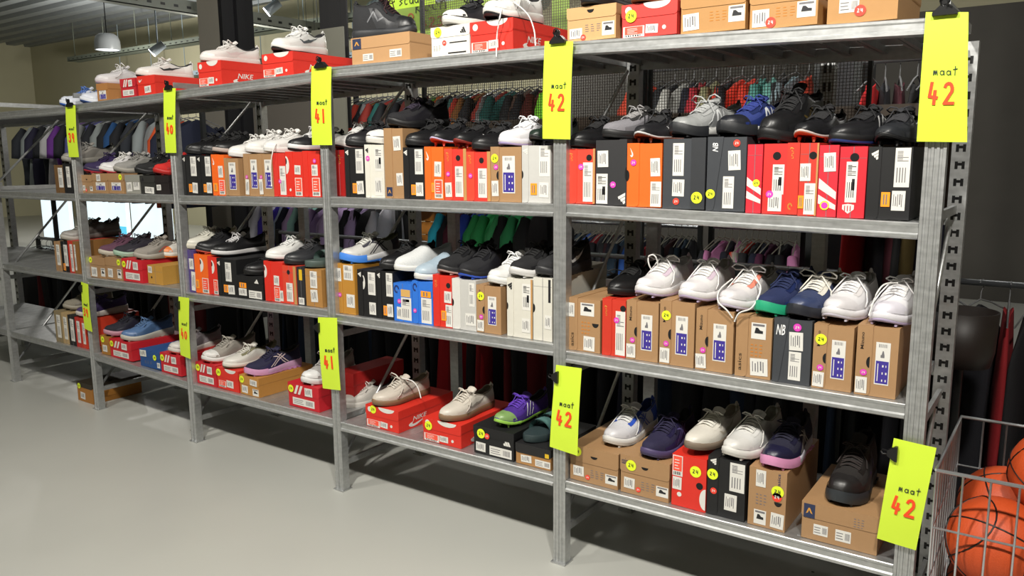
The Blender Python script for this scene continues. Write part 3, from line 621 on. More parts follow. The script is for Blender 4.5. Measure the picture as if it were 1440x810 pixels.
# --- third shelf, second bay
B(1, 2, 127, 149, 362, TAN, TAN, 'T', .38, 'kraft flat box with yellow dot', [('Y', .02, .02, .22, .3, .032), ('P', .1, .5, .45, .95), ('Ls', .7, .5, .95, .9)])
B(1, 2, 150, 172, 363, TAN, TAN, 'T', .38, 'kraft flat box with yellow dot', [('Y', .75, .05, .95, .3, .032), ('P', .1, .5, .4, .9), ('Ls', .7, .5, .95, .9)])
B(1, 2, 173, 201, 365, 'c8202c', 'c8202c', 'T', .45, 'crimson flat box with white stripes', T_PUM)
B(1, 2, 209, 230, 374, 'b98a3c', 'b98a3c', 'N', 0, 'turned kraft box at the shelf edge', [('P', .05, .05, .3, .4), ('H', .2, .6, .3, .7, .012)], depth=.30, Y=.03)
B(0, 2, 78, 87, 340, TAN, TAN, 'N', 0, 'kraft upright box', [('L', .3, .1, .8, .8)])
B(0, 2, 87, 97, 340, BLK, BLK, 'N', 0, 'black upright box with white label', [('L', .4, .1, .9, .8), ('O', .2, .72, .5, .95)])
B(0, 2, 97, 104, 339, 'c03020', 'c03020', 'N', 0, 'red upright box with white label', [('L', .4, .1, .9, .95)])
B(0, 2, 104, 111, 340, '8a6030', '8a6030', 'N', 0, 'brown upright box by the post', [('L', .2, .1, .5, .9)])
# --- bottom shelf, right-hand bay
B(4, 1, 801, 870, 632, TAN, TAN, 'T', .45, 'flat kraft box with blue-topped lid', T_ASF+[('Y', .08, .02, .24, .3, .034)])
B(4, 1, 872, 942, 646, TAN, TAN, 'T', .45, 'flat kraft box with yellow dot', T_ASF+[('"oasics|27304f|0', .03, .08, .16, .24), ('Y', .16, .08, .3, .4, .036)])
B(4, 1, 944, 994, 642, NIKR, NIKR, 'R', 974, 'bright red upright box with white disc print', [('K', .03, .03, .32, .42), ('P', .04, .44, .3, .68), ('Rr', .18, .72, .3, .82, .015), ('Y', .56, .16, .84, .36, .036), ('Al', .66, .56, .995, .96), ('H', .72, .44, .92, .60, .022)])
B(4, 1, 995, 1050, 646, BLK, BLK, 'L', 1010, 'black upright box with yellow dot', [('Bv', .06, .02, .22, .14), ('Y', .02, .2, .25, .4, .034), ('R', .1, .52, .25, .64, .02), ('L', .58, .04, .96, .52), ('P', .46, .58, .78, .86)])
B(4, 1, 1052, 1107, 660, TAN, TAN, 'R', 1086, 'kraft upright box with yellow and red dots', [('P', .2, .04, .46, .32), ('Pr', .2, .42, .5, .64), ('Ls', .18, .72, .5, .96), ('"asics|27304f|1', .76, .04, .84, .24), ('Y', .62, .26, .94, .42, .036), ('R', .66, .36, .88, .5, .028), ('Nd', .7, .52, .9, .66), ('P', .62, .7, .96, .95)], depth=.34)
e, W, H = B(4, 1, 1126, 1237, 716, TAN, TAN, 'T', .42, 'flat kraft box with dark blue square', [('Pk', .03, .05, .18, .42), ('Lh', .17, .56, .36, .84), ('Lh', .46, .56, .66, .86), ('Pr', .68, .12, .82, .4)], depth=.33)
# --- bottom shelf, fourth bay
B(3, 1, 515, 561, 574, NIKR, NIKR, 'T', .46, 'vivid red flat box with yellow dot', T_NFL+[('Y', .14, .02, .34, .3, .034)], depth=.34)
B(3, 1, 595, 649, 593, NIKR, NIKR, 'T', .46, 'vivid red flat box with yellow dot', T_NFL+[('Y', .06, .12, .26, .5, .036)], depth=.34)
B(3, 1, 666, 723, 604, BLK, BLK, 'T', .34, 'black flat box with yellow dot', [('Y', .1, .1, .3, .4, .036), ('R', .3, .22, .4, .38, .022), ('B', .74, .24, .92, .5), ('P', .06, .58, .3, .9), ('Lh', .4, .62, .94, .94)])
B(3, 1, 725, 775, 628, 'a67a48', '1c1c1d', 'T', .45, 'flat box with black lid and kraft body', [('P', .16, .54, .46, .88), ('Lh', .56, .6, .98, .92), ('Gy', .84, .22, .95, .42)])
B(3, 1, 474, 498, 524, 'a41a18', 'a41a18', 'T', .4, 'dark red flat box set back', [('"NIKE|c84038|0', .1, .15, .5, .3)], Y=.16)
# --- bottom shelf, third bay
B(2, 1, 277, 305, 512, 'c01c28', 'c01c28', 'T', .45, 'crimson flat box with white stripes', T_PUM)
B(2, 1, 306, 336, 520, NIKR, NIKR, 'T', .45, 'vivid red flat box with yellow dot', [('Y', .0, .05, .2, .4, .036), ('Ad', .4, .0, .9, .35), ('K', .08, .6, .4, .9), ('P', .44, .52, .75, .85)])
B(2, 1, 338, 365, 530, 'b5803c', 'b5803c', 'T', .45, 'kraft flat box with yellow dot', [('Y', .02, .04, .25, .4, .034), ('P', .55, .12, .9, .42), ('P', .1, .52, .4, .9), ('Ls', .65, .6, .95, .95)])
B(2, 1, 406, 449, 542, 'c01c28', 'c01c28', 'T', .45, 'crimson flat box with white stripes', T_PUM)
# --- bottom shelf, second bay
B(1, 1, 143, 155, 473, 'a4702a', 'a4702a', 'T', .4, 'brown flat box with yellow dot', [('Y', .1, .05, .5, .35, .034), ('P', .2, .5, .7, .85)])
B(1, 1, 156, 186, 480, 'c01c28', 'c01c28', 'T', .45, 'crimson flat box with white stripes', T_PUM)
B(1, 1, 198, 226, 494, '1f4a86', '1f4a86', 'T', .42, 'navy blue flat box', [('P', .04, .05, .35, .42), ('Y', .66, .2, .86, .46, .03), ('P', .84, .6, .98, .9), ('Pr', .2, .6, .6, .8)])
B(1, 1, 227, 255, 499, 'c01c28', 'c01c28', 'T', .45, 'crimson flat box with white stripes', T_PUM)
for i, (x0, x1, c, ds) in enumerate(((78, 88, '8a7a5a', 'beige upright box'), (88, 97, 'b0956a', 'cream upright box'), (97, 107, '1a1a1c', 'black upright box with white label'), (107, 115, 'b82a20', 'red upright box'), (115, 122, 'c8381f', 'orange-red upright box'))):
    B(0, 1, x0, x1, 438+i*3, c, c, 'N', 0, ds, [('L', .3, .12, .8, .85)])
# --- top shelf
B(1, 4, 137, 153, 117, 'a87440', 'a87440', 'T', .4, 'small kraft flat box', [('S', .2, .4, .8, .9)])
B(1, 4, 170, 192, 110, 'b8202a', 'b8202a', 'T', .45, 'crimson flat box with white stripes', T_PUM[1:])
B(1, 4, 194, 219, 106, NIKR, NIKR, 'T', .45, 'vivid red flat box with tick', [('T', .1, .1, .3, .34), ('P', .4, .55, .75, .9)], depth=.34)
B(2, 4, 279, 312, 86, NIKR, NIKR, 'T', .42, 'vivid red flat box with tick', T_NFL, depth=.34)
B(2, 4, 369, 413, 74, NIKR, NIKR, 'T', .42, 'vivid red flat box with tick', T_NFL, depth=.34)
B(3, 4, 494, 577, 49, 'b98f63', 'b98f63', 'T', .42, 'kraft flat box with dark blue square', [('Pk', .03, .04, .18, .42), ('Lh', .2, .62, .38, .88), ('Lh', .66, .56, .86, .84)], depth=.33)
B(3, 4, 606, 661, 36, 'dedbd2', 'dedbd2', 'T', .36, 'white flat box with black mark', [('Y', .08, .06, .3, .3, .034), ('Bk', .76, .08, .92, .28), ('R', .3, .5, .4, .6, .018), ('Bp', .48, .54, .92, .58), ('Bp', .44, .88, .9, .93), ('Pr', .05, .6, .25, .8)])
B(3, 4, 661, 722, 28, NIKR, NIKR, 'T', .42, 'vivid red flat box with tick', T_NFL, depth=.36)
B(4, 4, 797, 867, 8, 'c49a68', 'c49a68', 'T', .36, 'tan flat box with orange ring', [('P', .06, .62, .32, .92), ('Pr', .36, .5, .7, .76), ('Ls', .72, .5, .96, .9), ('R', .3, .84, .38, .96, .018), ('Nd', .42, .1, .56, .3)])
B(4, 4, 874, 953, 3, 'd03a34', 'd03a34', 'T', .42, 'faded red flat box', T_NFL+[('Y', .1, .2, .26, .5, .036)])
B(4, 4, 957, 1050, -12, 'b0824c', 'b0824c', 'T', .36, 'kraft flat box with orange figures', [('P', .05, .5, .3, .92), ('Po', .44, .45, .72, .75), ('Ls', .74, .4, .98, .8)])
B(4, 4, 1054, 1152, -18, 'b0824c', 'b0824c', 'T', .36, 'kraft flat box with red dot', [('P', .05, .5, .3, .94), ('R', .27, .76, .38, .94, .028), ('Po', .38, .45, .68, .75), ('Ls', .7, .4, .96, .8)])
B(4, 4, 1163, 1265, -24, 'b0824c', 'b0824c', 'T', .3, 'kraft flat box at the right end', [('Lh', .18, .36, .46, .72), ('R', .42, .6, .54, .8, .028)])
# behind and below
B(4, 2, 792, 832, 372, 'a8a292', 'a8a292', 'T', .3, 'pale box deep on the third shelf behind leftmost kraft box of right bay', [('P', .1, .5, .3, .8)], Y=.40, depth=.12, lab='y')
p = atz(112, 563, 0)
e, W, H = B(1, 1, 110, 131, 540, 'a8702c', '30281c', 'T', .25, 'kraft box standing on the floor behind the leftmost leg', [('Y', .05, .05, .3, .35, .034), ('P', .2, .5, .5, .85)], Y=p.y, floorz=0, depth=.3, lab='y')
# ------------------------------------------------------------------ shoes
def sm01(t): t = max(0, min(1, t)); return t*t*(3-2*t)
def interp(T, t):
    for (a, va), (c, vc) in zip(T, T[1:]):
        if t <= c: u = (t-a)/(c-a); return va+(vc-va)*(u*.55+sm01(u)*.45)
    return T[-1][1]
WTAB = [(0, .0), (.012, .26), (.04, .46), (.09, .66), (.16, .83), (.26, .97), (.33, 1), (.45, .9), (.58, .76), (.7, .72), (.82, .72), (.91, .64), (.965, .46), (.99, .24), (1, .0)]
STY = {
 # hw half width, sole front/heel thickness, ridge table, collar table, flare, spring
 'runner': dict(hw=.050, s=(.022, .036), r=[(0, .004), (.03, .018), (.08, .030), (.18, .038), (.3, .046), (.42, .060), (.52, .074), (1, .076)], c=[(0, .045), (.5, .066), (.58, .058), (.72, .044), (.85, .048), (.95, .064), (1, .066)], fl=1.10, sp=.016),
 'court': dict(hw=.048, s=(.022, .026), r=[(0, .004), (.03, .016), (.08, .026), (.18, .034), (.3, .040), (.42, .052), (.52, .066), (1, .068)], c=[(0, .04), (.5, .058), (.58, .050), (.72, .038), (.85, .042), (.95, .056), (1, .058)], fl=1.05, sp=.008),
 'cleat': dict(hw=.045, s=(.009, .011), r=[(0, .004), (.03, .018), (.08, .028), (.18, .036), (.3, .042), (.42, .054), (.52, .068), (1, .07)], c=[(0, .04), (.5, .060), (.58, .050), (.72, .042), (.85, .046), (.95, .060), (1, .062)], fl=1.0, sp=.016),
 'hiker': dict(hw=.052, s=(.026, .034), r=[(0, .006), (.03, .026), (.08, .042), (.18, .054), (.3, .062), (.42, .086), (.52, .118), (1, .12)], c=[(0, .06), (.5, .108), (.58, .104), (.72, .092), (.85, .094), (.95, .106), (1, .108)], fl=1.08, sp=.014),
 'slip': dict(hw=.049, s=(.020, .024), r=[(0, .004), (.03, .020), (.08, .032), (.18, .042), (.3, .050), (.42, .064), (.5, .074), (1, .078)], c=[(0, .05), (.46, .066), (.56, .052), (.72, .046), (.85, .050), (.95, .064), (1, .066)], fl=1.05, sp=.008),
}
NJ = 17
def shoe_pt(st, L, t, j):
    p = STY[st]; w_ = p['hw']*interp(WTAB, t); cx = .007*math.sin(math.pi*min(1, t*1.25))-.003
    s = lerp(p['s'][0], p['s'][1], sm01((t-.1)/.8)) + p['sp']*max(0, 1-t/.22)**2
    rid = s+interp(p['r'], t)*min(1, w_/p['hw']*2.2+.05); col = s+interp(p['c'], t)
    a = math.pi*j/16
    ca, sa = math.cos(a), math.sin(a)
    x1 = w_*math.copysign(abs(ca)**.75, ca); z1 = s+(rid-s)*abs(sa)**.80
    b = sm01((t-.50)/.07)
    jj = j if j <= 8 else 16-j; sg = 1 if j <= 8 else -1
    zi = s+.010; k = 1-.20*sm01((t-.5)/.1)+.08*sm01((t-.85)/.1)
    T2 = [(1, s), (1.03, s+.2*(col-s)), (1.02, s+.42*(col-s)), (.94, s+.65*(col-s)), (.87*k+.04, s+.87*(col-s)), (.80*k, col), (.66*k, col-.003), (.60, lerp(zi, col, .15)), (0, zi)]
    i = int(jj); f = jj-i; q = T2[i]; q2 = T2[min(8, i+1)]
    x2 = w_*lerp(q[0], q2[0], f)*sg; z2 = lerp(q[1], q2[1], f)
    y = t*L
    if t > .93: y -= .006*sm01((t-.93)/.07)*sm01((z2-s)/(col-s+1e-6))
    return Vector((cx+lerp(x1, x2, b), y, lerp(z1, z2, b)))
def tgrid(n): return [(.5-.5*math.cos(math.pi*i/n)) for i in range(n+1)]
def nrm(st, L, t, j):
    e = 1e-3; a = shoe_pt(st, L, min(1, t+e), j)-shoe_pt(st, L, max(0, t-e), j); c = shoe_pt(st, L, t, min(16, j+.05))-shoe_pt(st, L, t, max(0, j-.05))
    n = c.cross(a); 
    if n.length < 1e-12: return Vector((0, 0, 1))
    n.normalize(); return n
LS = .285
_P = {}
def surf(st, t, j, off):
    p = shoe_pt(st, LS, t, j); n = nrm(st, LS, t, j); c = Vector((0, t*LS, .03))
    if n.dot(p-c) < 0: n = -n
    return p+n*off
def patch(b, st, t0, t1, j0, j1, off, nt=8, nj=6, mi=0, tf=None):
    b.grid([[surf(st, *(tf(u/nt, v/nj) if tf else (lerp(t0, t1, u/nt), lerp(j0, j1, v/nj))), off) for v in range(nj+1)] for u in range(nt+1)], mi)
def strip(b, st, pts, w_, off=.0014, side1=0):
    "pts (t, s) on the flank, s 0 sole to 1 rim; w_ half width in t"
    for side in (side1,):
        G = []
        for i in range(len(pts)-1):
            for k in range(4 if i < len(pts)-2 else 5):
                u = k/4; t = lerp(pts[i][0], pts[i+1][0], u); s = lerp(pts[i][1], pts[i+1][1], u)
                ww = w_ if not isinstance(w_, (list, tuple)) else lerp(w_[i], w_[i+1], u)
                dt, ds = pts[i+1][0]-pts[i][0], (pts[i+1][1]-pts[i][1])*.28
                l = math.hypot(dt, ds)+1e-9; nt_, ns = -ds/l*ww, dt/l*ww/.28
                row = []
                for q in (-1, 0, 1):
                    tt = max(.01, min(.99, t+nt_*q)); ss = max(.02, min(1, s+ns*q)); jj = ss*5
                    if side: jj = 16-jj
                    row.append(surf(st, tt, jj, off))
                G.append(row)
        b.grid(G)
def sole_ring(st, f, z, zt=0, n=36):
    p = STY[st]; out = []
    T = tgrid(n//2)
    def pt(t, sg):
        w_ = p['hw']*interp(WTAB, t)*f; cx = .007*math.sin(math.pi*min(1, t*1.25))-.003
        sp = p['sp']*max(0, 1-t/.22)**2; s = lerp(p['s'][0], p['s'][1], sm01((t-.1)/.8))
        yy = (t-.5)*LS*(1+(f-1)*.35)+.5*LS
        return (cx+sg*w_, yy, sp+(z*s)+zt)
    for t in T: out.append(pt(t, 1))
    for t in reversed(T[1:-1]): out.append(pt(t, -1))
    return out
def parts_of(st):
    if st in _P: return _P[st]
    P = {}
    T = tgrid(26)
    b = MB(); b.grid([[shoe_pt(st, LS, t, j) for j in range(NJ)] for t in T], lambda i, j: 1 if (T[i] > .54 and 5 <= j <= 10) else 0)
    P['upper'] = b.me('shoe_upper')
    p = STY[st]; fl = p['fl']
    b = MB()
    lay = [(fl*.97, .30), (fl*1.02, .5), (fl, .8), (fl*.985, 1.05), (fl*.92, 1.12), (.86, 1.0)]
    rings = [sole_ring(st, f, z) for f, z in lay]; b.grid(rings, 0, True, True); b.face(rings[0][::-1])
    P['midsole'] = b.me('shoe_midsole')
    b = MB(); rings = [sole_ring(st, fl*.93, .0), sole_ring(st, fl*.99, .08), sole_ring(st, fl*.985, .31)]; b.grid(rings, 0, True, True); b.face(rings[0][::-1]); b.face(rings[-1])
    if st == 'cleat':
        for y, x in ((.04, .02), (.04, -.02), (.09, .032), (.09, -.03), (.2, .022), (.2, -.022), (.25, .02), (.25, -.02)):
            b.tube([(x, y, -.010), (x, y, .004)], [.0035, .006], 6)
    if st in ('hiker', 'runner'):
        for i in range(9):
            y = .02+i*.029
            ww = p['hw']*interp(WTAB, y/LS)*fl
            for sg in (-1, 1): b.box((sg*ww-(.006 if sg > 0 else 0), y, 0), (sg*ww+(.0 if sg > 0 else .006), y+.016, .008 if st == 'hiker' else .005))
    P['outsole'] = b.me('shoe_outsole')
    b = MB(); patch(b, st, .012, .20, .8, 15.2, .0010, 8, 14, tf=lambda u, v: (lerp(.015, .17+.05*abs(v-.5)*2, u), lerp(.6, 15.4, v))); P['toe'] = b.me('toe_overlay')
    b = MB(); 
    for s_ in (0, 1): patch(b, st, 0, 0, 0, 0, .0010, 6, 5, tf=lambda u, v, s_=s_: (lerp(.80, .985, u), (lerp(.2, 4.6, v) if not s_ else 16-lerp(.2, 4.6, v))))
    P['heel'] = b.me('heel_counter')
    b = MB()   # eyestays
    for s_ in (0, 1): patch(b, st, 0, 0, 0, 0, .0012, 8, 3, tf=lambda u, v, s_=s_: (lerp(.27, .56, u), (lerp(4.4, 6.2, v) if not s_ else 16-lerp(4.4, 6.2, v))))
    P['eyestay'] = b.me('eyestay')
    b = MB()   # tongue
    G = []
    for i in range(9):
        u = i/8; t = lerp(.29, .58, u); base = shoe_pt(st, LS, min(t, .50), 8); up_ = max(0, t-.50)
        z = base.z+.0015+up_*LS*(.7 if st != 'hiker' else 1.1); hw = lerp(.012, .022, u)
        for_ = [Vector((base.x+hw*math.sin(a), t*LS, z-.010*(1-math.cos(a))*1.2)) for a in [(-1+2*k/6)*1.25 for k in range(7)]]
        G.append(for_)
    b.grid(G); b.grid([[q-Vector((0, -.004, .003)) for q in r] for r in G][::-1])
    for i in range(6): pass
    P['tongue'] = b.me('tongue')
    b = MB()
    for s_ in (0, 1): patch(b, st, 0, 0, 0, 0, .0008, 10, 4, tf=lambda u, v, s_=s_: (lerp(.16, .52+.16*v, u), (lerp(.1, 1.5+2.6*u, v) if not s_ else 16-lerp(.1, 1.5+2.6*u, v))))
    P['panel'] = b.me('side_panel')
    b = MB(); rim = [shoe_pt(st, LS, lerp(.57, .985, i/12), 5.4) for i in range(13)]+[shoe_pt(st, LS, lerp(.985, .57, i/12), 10.6) for i in range(13)]
    b.tube([q+Vector((0, 0, .001)) for q in rim], .0034, 6); P['rim'] = b.me('collar_rim')
    b = MB(); c_ = p_ = shoe_pt(st, LS, .985, 5.4); b.tube([(0, c_.y+.004, c_.z-.02), (0, c_.y+.008, c_.z+.004), (0, c_.y+.001, c_.z+.012), (0, c_.y-.006, c_.z+.002)], .0045, 6); P['tab'] = b.me('heel_tab')
    b = MB(); rows = []
    for z_, f_ in ((.10, 1.02), (.5, 1.045), (1.0, 1.03), (1.35, .99)):
        rg = sole_ring(st, fl*f_, z_, 0, 72); m_ = 13; rows.append([(q[0], q[1]-.001, q[2]) for q in rg[-m_:]+rg[:m_+1]])
    b.grid(rows); P['guard'] = b.me('toe_guard')
    b = MB()   # laces
    N = 6
    for i in range(N):
        t = lerp(.30, .50, i/(N-1)); A = surf(st, t, 5.9, .003); D = surf(st, min(.54, t+.02), 10.1, .003); A2 = surf(st, t, 10.1, .003); D2 = surf(st, min(.54, t+.02), 5.9, .003); M = surf(st, min(.5, t+.01), 8, .0065)
        b.tube([A, (A+M)/2+Vector((0, 0, .0015)), M, (D+M)/2+Vector((0, 0, .0015)), D], .0023, 5); b.tube([A2, (A2+M)/2+Vector((0, 0, .003)), M+Vector((0, 0, .002)), (D2+M)/2+Vector((0, 0, .003)), D2], .0023, 5)
    P['laces'] = b.me('laces')
    def bow(hang, big):
        b = MB(); K = surf(st, .47, 8, .010); s_ = 1.6 if big else 1
        for sg in (-1, 1):
            b.tube([K+Vector((sg*x*s_, y, z*s_)) for x, y, z in ((0, 0, 0), (.010, -.006, .010), (.024, -.010, .013), (.034, -.006, .006), (.030, .006, .0), (.015, .006, .001), (0, 0, 0))], .0023, 5)
            q = [K, K+Vector((sg*.014, -.010, .006))]
            if hang: 
                q += [surf(st, .40, 8-sg*4.5, .006), surf(st, .33, 8-sg*6.3, .006), surf(st, .27, 8-sg*7.2, .009)]
            else: q += [surf(st, .42, 8-sg*3, .005), surf(st, .36, 8-sg*3.8, .005)]
            b.tube(q, .0022, 5)
        return b
    P['bow'] = bow(0, 0).me('lace_bow'); P['bowhang'] = bow(1, 0).me('lace_bow'); P['bowbig'] = bow(1, 1).me('lace_bow')
    for nm, pts in {'stripes': [[(.40, .12), (.47, .96)], [(.46, .10), (.535, .93)], [(.52, .08), (.60, .86)]], 'cross': [[(.34, .12), (.60, .86)], [(.40, .10), (.66, .82)], [(.64, .12), (.42, .92)], [(.70, .14), (.50, .88)]],
                    'N': [[(.44, .12), (.47, .82)], [(.47, .82), (.55, .12)], [(.55, .12), (.58, .82)]], 'form': [[(.36, .12), (.46, .34), (.60, .40), (.74, .78)]], 'wave': [[(.40, .50), (.50, .22), (.58, .62), (.68, .3)]]}.items():
        for sd in (0, 1):
            b = MB()
            for q in pts: strip(b, st, q, .009 if nm != 'N' else .013, side1=sd)
            P[nm+str(sd)] = b.me('side_mark')
    for sd in (0, 1):
        b = MB(); strip(b, st, [(.34, .62), (.40, .26), (.50, .26), (.62, .50), (.80, .92)], [.004, .02, .026, .014, .002], side1=sd); P['tick'+str(sd)] = b.me('side_mark')
    _P[st] = P; return P
def slide_parts():
    if 'slide' in _P: return _P['slide']
    P = {}; STY['slide'] = dict(hw=.050, s=(.026, .034), r=[(0, .0), (1, .0)], c=[(0, .0), (1, .0)], fl=1.04, sp=.004)
    b = MB(); rings = [sole_ring('slide', f, z) for f, z in ((.96, 0), (1.0, .1), (1.0, .9), (.97, 1.02))]; b.grid(rings, 0, True, True); b.face(rings[0][::-1]); b.face(rings[-1]); P['sole'] = b.me('footbed')
    for nm, y0, y1 in (('a', .075, .115), ('b', .125, .17)):
        b = MB(); G = []
        for k in range(13):
            a = math.pi*k/12; G.append([Vector((.052*math.cos(a)+.003, y, .022+.055*math.sin(a)*(1 if nm == 'b' else .85))) for y in (y0, (y0+y1)/2, y1)])
        b.grid(G); b.grid([[Vector((v.x*.93, v.y, v.z*.96)) for v in r] for r in G][::-1]); P['strap'+nm] = b.me('strap')
    _P['slide'] = P; return P
def topz(x0, x1, y0, y1, bay, lvl):
    z = None
    for a, c, ya, yb, zt, bb, ll in TOPS:
        if bb == bay and ll == lvl and a < x1 and c > x0 and ya < y1 and yb > y0: z = zt if z is None else max(z, zt)
    return z
SHOES = []
def shoe(bay, lvl, px, py, st, up, mid, out, lace, lin_='2a2a2c', toe=None, heel=None, mark=None, mcol='ffffff', desc='', Y=.015, yaw=0, bow='bow', scale=1, tong=None, deck=False, lab=None, kind='leather', fit=None, eye=None, guard=None):
    """px = photo column of the middle of the toe tip; stands on the boxes below it"""
    px -= {4: 11, 3: 8, 2: 5, 1: 4, 0: 3}[bay]
    if bay <= 2: yaw *= .35
    elif bay == 3 and yaw < 0: yaw *= .6
    a = at(px, py, Y); x = a.x; L = LS*scale; yr = math.radians(yaw)
    hx, hy = x-math.sin(yr)*L, Y+math.cos(yr)*L
    xa, xb = min(x, hx), max(x, hx)
    z = None if deck else topz(min(x, hx)-.028 if not fit else fit[0], max(x, hx)+.028, min(Y, hy), max(Y, hy), bay, lvl)
    if z is None: z = max(deckz(bay, lvl, xa), deckz(bay, lvl, xb))+.001
    z += .0014+(.010*scale if st == 'cleat' else 0)
    e = empty('shoe' if st != 'slide' else 'slide_sandal', (x, Y, z), (0, 0, yr))
    s3 = (scale,)*3
    um = cloth(up) if kind == 'cloth' else leather(up)
    if st == 'slide':
        P = slide_parts(); shared('footbed', P['sole'], [rubber(mid)], e, scl=s3)
        shared('strap', P['strapa'], [um], e, scl=s3); shared('strap', P['strapb'], [um], e, scl=s3)
    else:
        P = parts_of(st)
        shared('upper', P['upper'], [um, cloth(lin_)], e, scl=s3)
        shared('midsole', P['midsole'], [rubber(mid)], e, scl=s3); shared('outsole', P['outsole'], [rubber(out)], e, scl=s3)
        if toe: shared('toe_cap', P['toe'], [leather(toe)], e, scl=s3)
        if heel: shared('heel_counter', P['heel'], [leather(heel)], e, scl=s3)
        if st != 'slip':
            shared('side_panel', P['panel'], [leather(shade(up))], e, scl=s3)
            shared('collar_rim', P['rim'], [cloth(lin_)], e, scl=s3)
            shared('heel_tab', P['tab'], [cloth(heel or up)], e, scl=s3)
            if guard: shared('toe_guard', P['guard'], [rubber(guard)], e, scl=s3)
            shared('eyestay', P['eyestay'], [leather(eye or heel or up)], e, scl=s3)
            shared('tongue', P['tongue'], [cloth(tong or up)], e, scl=s3)
            lo = shared('laces', P['laces'], [cloth(lace)], e, scl=s3)
            if bow: shared('lace_bow', P[bow], [cloth(lace)], lo)
        if mark:
            for sd in '01': shared('side_mark', P[mark+sd], [leather(mcol)], e, scl=s3)
    cat = 'sandal' if st == 'slide' else ('boot' if 'boot' in desc else 'shoe')
    tag(e, lab or desc+', '+where(bay, lvl, 'shoe'), cat, 'shoes displayed on the boxes')
    SHOES.append((e.name, x, z)); return e
W_ = 'f0eeea'; K_ = '131315'; K2 = '1d1d20'
Q = shoe
# second shelf, right-hand bay
Q(4, 3, 818, 203, 'court', K_, '0d0d0e', '0d0d0e', '18181a', desc='plain black leather shoe', yaw=-6)
Q(4, 3, 862, 194, 'court', '77757a', '1b1b1c', '1b1b1c', '9c9a9a', heel=K2, desc='grey suede sneaker with black sole', yaw=-20, kind='cloth', eye='2a2a2a', tong='1b1b1b', mark='stripes', mcol='2a2a2c')
Q(4, 3, 909, 201, 'cleat', K2, 'd8d8d8', '5a2d22', '202022', desc='black football shoe with white-edged sole', yaw=-2, mark='tick', mcol='e8e8e8')
Q(4, 3, 960, 193, 'runner', '9a9c9c', 'e8e8e4', K2, 'b4b6b6', toe='8a8c8c', heel='5a5c5e', lin_='b8baba', mark='N', mcol='e4e6e6', guard='1a1c20', desc='grey sneaker with pale letter N', kind='cloth', bow='bowbig', yaw=-20, eye='a8aaaa')
Q(4, 3, 1027, 193, 'runner', '1f2f6e', 'dcdcd8', K2, '24347c', toe='1a1c22', heel='1c2750', lin_='26356e', mark='N', mcol='dfe3e6', guard='1a1c20', desc='navy sneaker with white letter N', kind='cloth', yaw=-20)
Q(4, 3, 1086, 203, 'hiker', '121214', '0e0e10', '0e0e10', '1a1a1c', mark='wave', mcol='5c4a1c', desc='black leather walking boot', yaw=-14)
Q(4, 3, 1136, 203, 'cleat', '151518', 'd9c9c4', 'c0502e', '1a1a1c', desc='black football shoe with pinkish white sole tip', yaw=-8, lin_='202024')
Q(4, 3, 1184, 205, 'court', '17171a', '141416', '20306a', '17171a', mark='stripes', mcol='b8b8b8', desc='black leather shoe with three grey stripes', yaw=-22, lin_='101012')
Q(4, 3, 1254, 206, 'cleat', '26282c', '1a1a1c', '1a1a1c', '2a2a2e', desc='shiny graphite football shoe by the post', yaw=-4)
# second shelf, fourth bay
Q(3, 3, 482, 211, 'runner', 'e4e2de', 'dcdad4', K2, 'ececea', heel='2a2a2c', desc='white shoe half hidden by the yellow card', Y=.10, bow='bowhang')
Q(3, 3, 497, 207, 'court', K2, '18181a', '18181a', K2, desc='flat black shoe', yaw=-10)
Q(3, 3, 526, 203, 'court', K2, 'e8e6e0', 'e8e6e0', K2, toe=W_, desc='black shoe with white toe', yaw=-10, Y=.03)
Q(3, 3, 556, 180, 'runner', '141318', '111113', '111113', '2c2436', desc='black shoe with violet laces on the tall kraft box', kind='cloth', yaw=-16, Y=.02)
Q(3, 3, 582, 207, 'court', '151517', '151517', '101012', '151517', desc='black leather shoe', yaw=-6)
Q(3, 3, 616, 206, 'cleat', '18181b', 'c3b6d6', 'c04030', '18181b', desc='black football shoe with pale violet and red sole', yaw=-4)
Q(3, 3, 649, 209, 'cleat', '161618', '7a2018', '7a2018', '161618', mark='tick', mcol='f0f0f0', desc='black football shoe with white tick', yaw=-4)
Q(3, 3, 676, 209, 'court', '141416', '101012', '101012', '1c1c1e', desc='black shoe with smooth toe', yaw=-10)
Q(3, 3, 714, 206, 'court', 'f2f0f4', 'eceaf2', 'b8a8d8', 'f4f4f6', lin_='e8e6ee', desc='bright white shoe beside the post', yaw=-10)
Q(3, 3, 757, 204, 'cleat', '1c2a22', '151516', '151516', '30503c', desc='black shoe with green trim behind yellow card', yaw=0, Y=.05)
# second shelf, third bay
Q(2, 3, 268, 218, 'court', K_, K_, K_, K_, desc='black leather shoe', yaw=-10)
Q(2, 3, 289, 218, 'court', K_, K_, K_, K_, desc='black leather shoe', yaw=-10)
Q(2, 3, 306, 218, 'court', K_, 'b8a8a0', K_, K_, desc='black shoe with pale sole edge', yaw=-12)
Q(2, 3, 328, 217, 'court', W_, W_, 'e8e4e4', W_, mark='wave', mcol='c03a52', heel='e8e4e6', desc='white shoe with crimson side mark', yaw=-14)
Q(2, 3, 352, 216, 'court', W_, W_, 'e8e4e4', W_, mark='wave', mcol='c03a52', lin_='e0dede', desc='white shoe with crimson side mark', yaw=-14)
Q(2, 3, 378, 216, 'court', W_, W_, W_, W_, lin_='e0dede', desc='plain white shoe with hanging lace', bow='bowhang', yaw=-12)
Q(2, 3, 412, 213, 'court', K2, 'e6e6e6', K2, 'f0f0f0', desc='black shoe with white laces and sole line', yaw=-14, eye='e8e8e8')
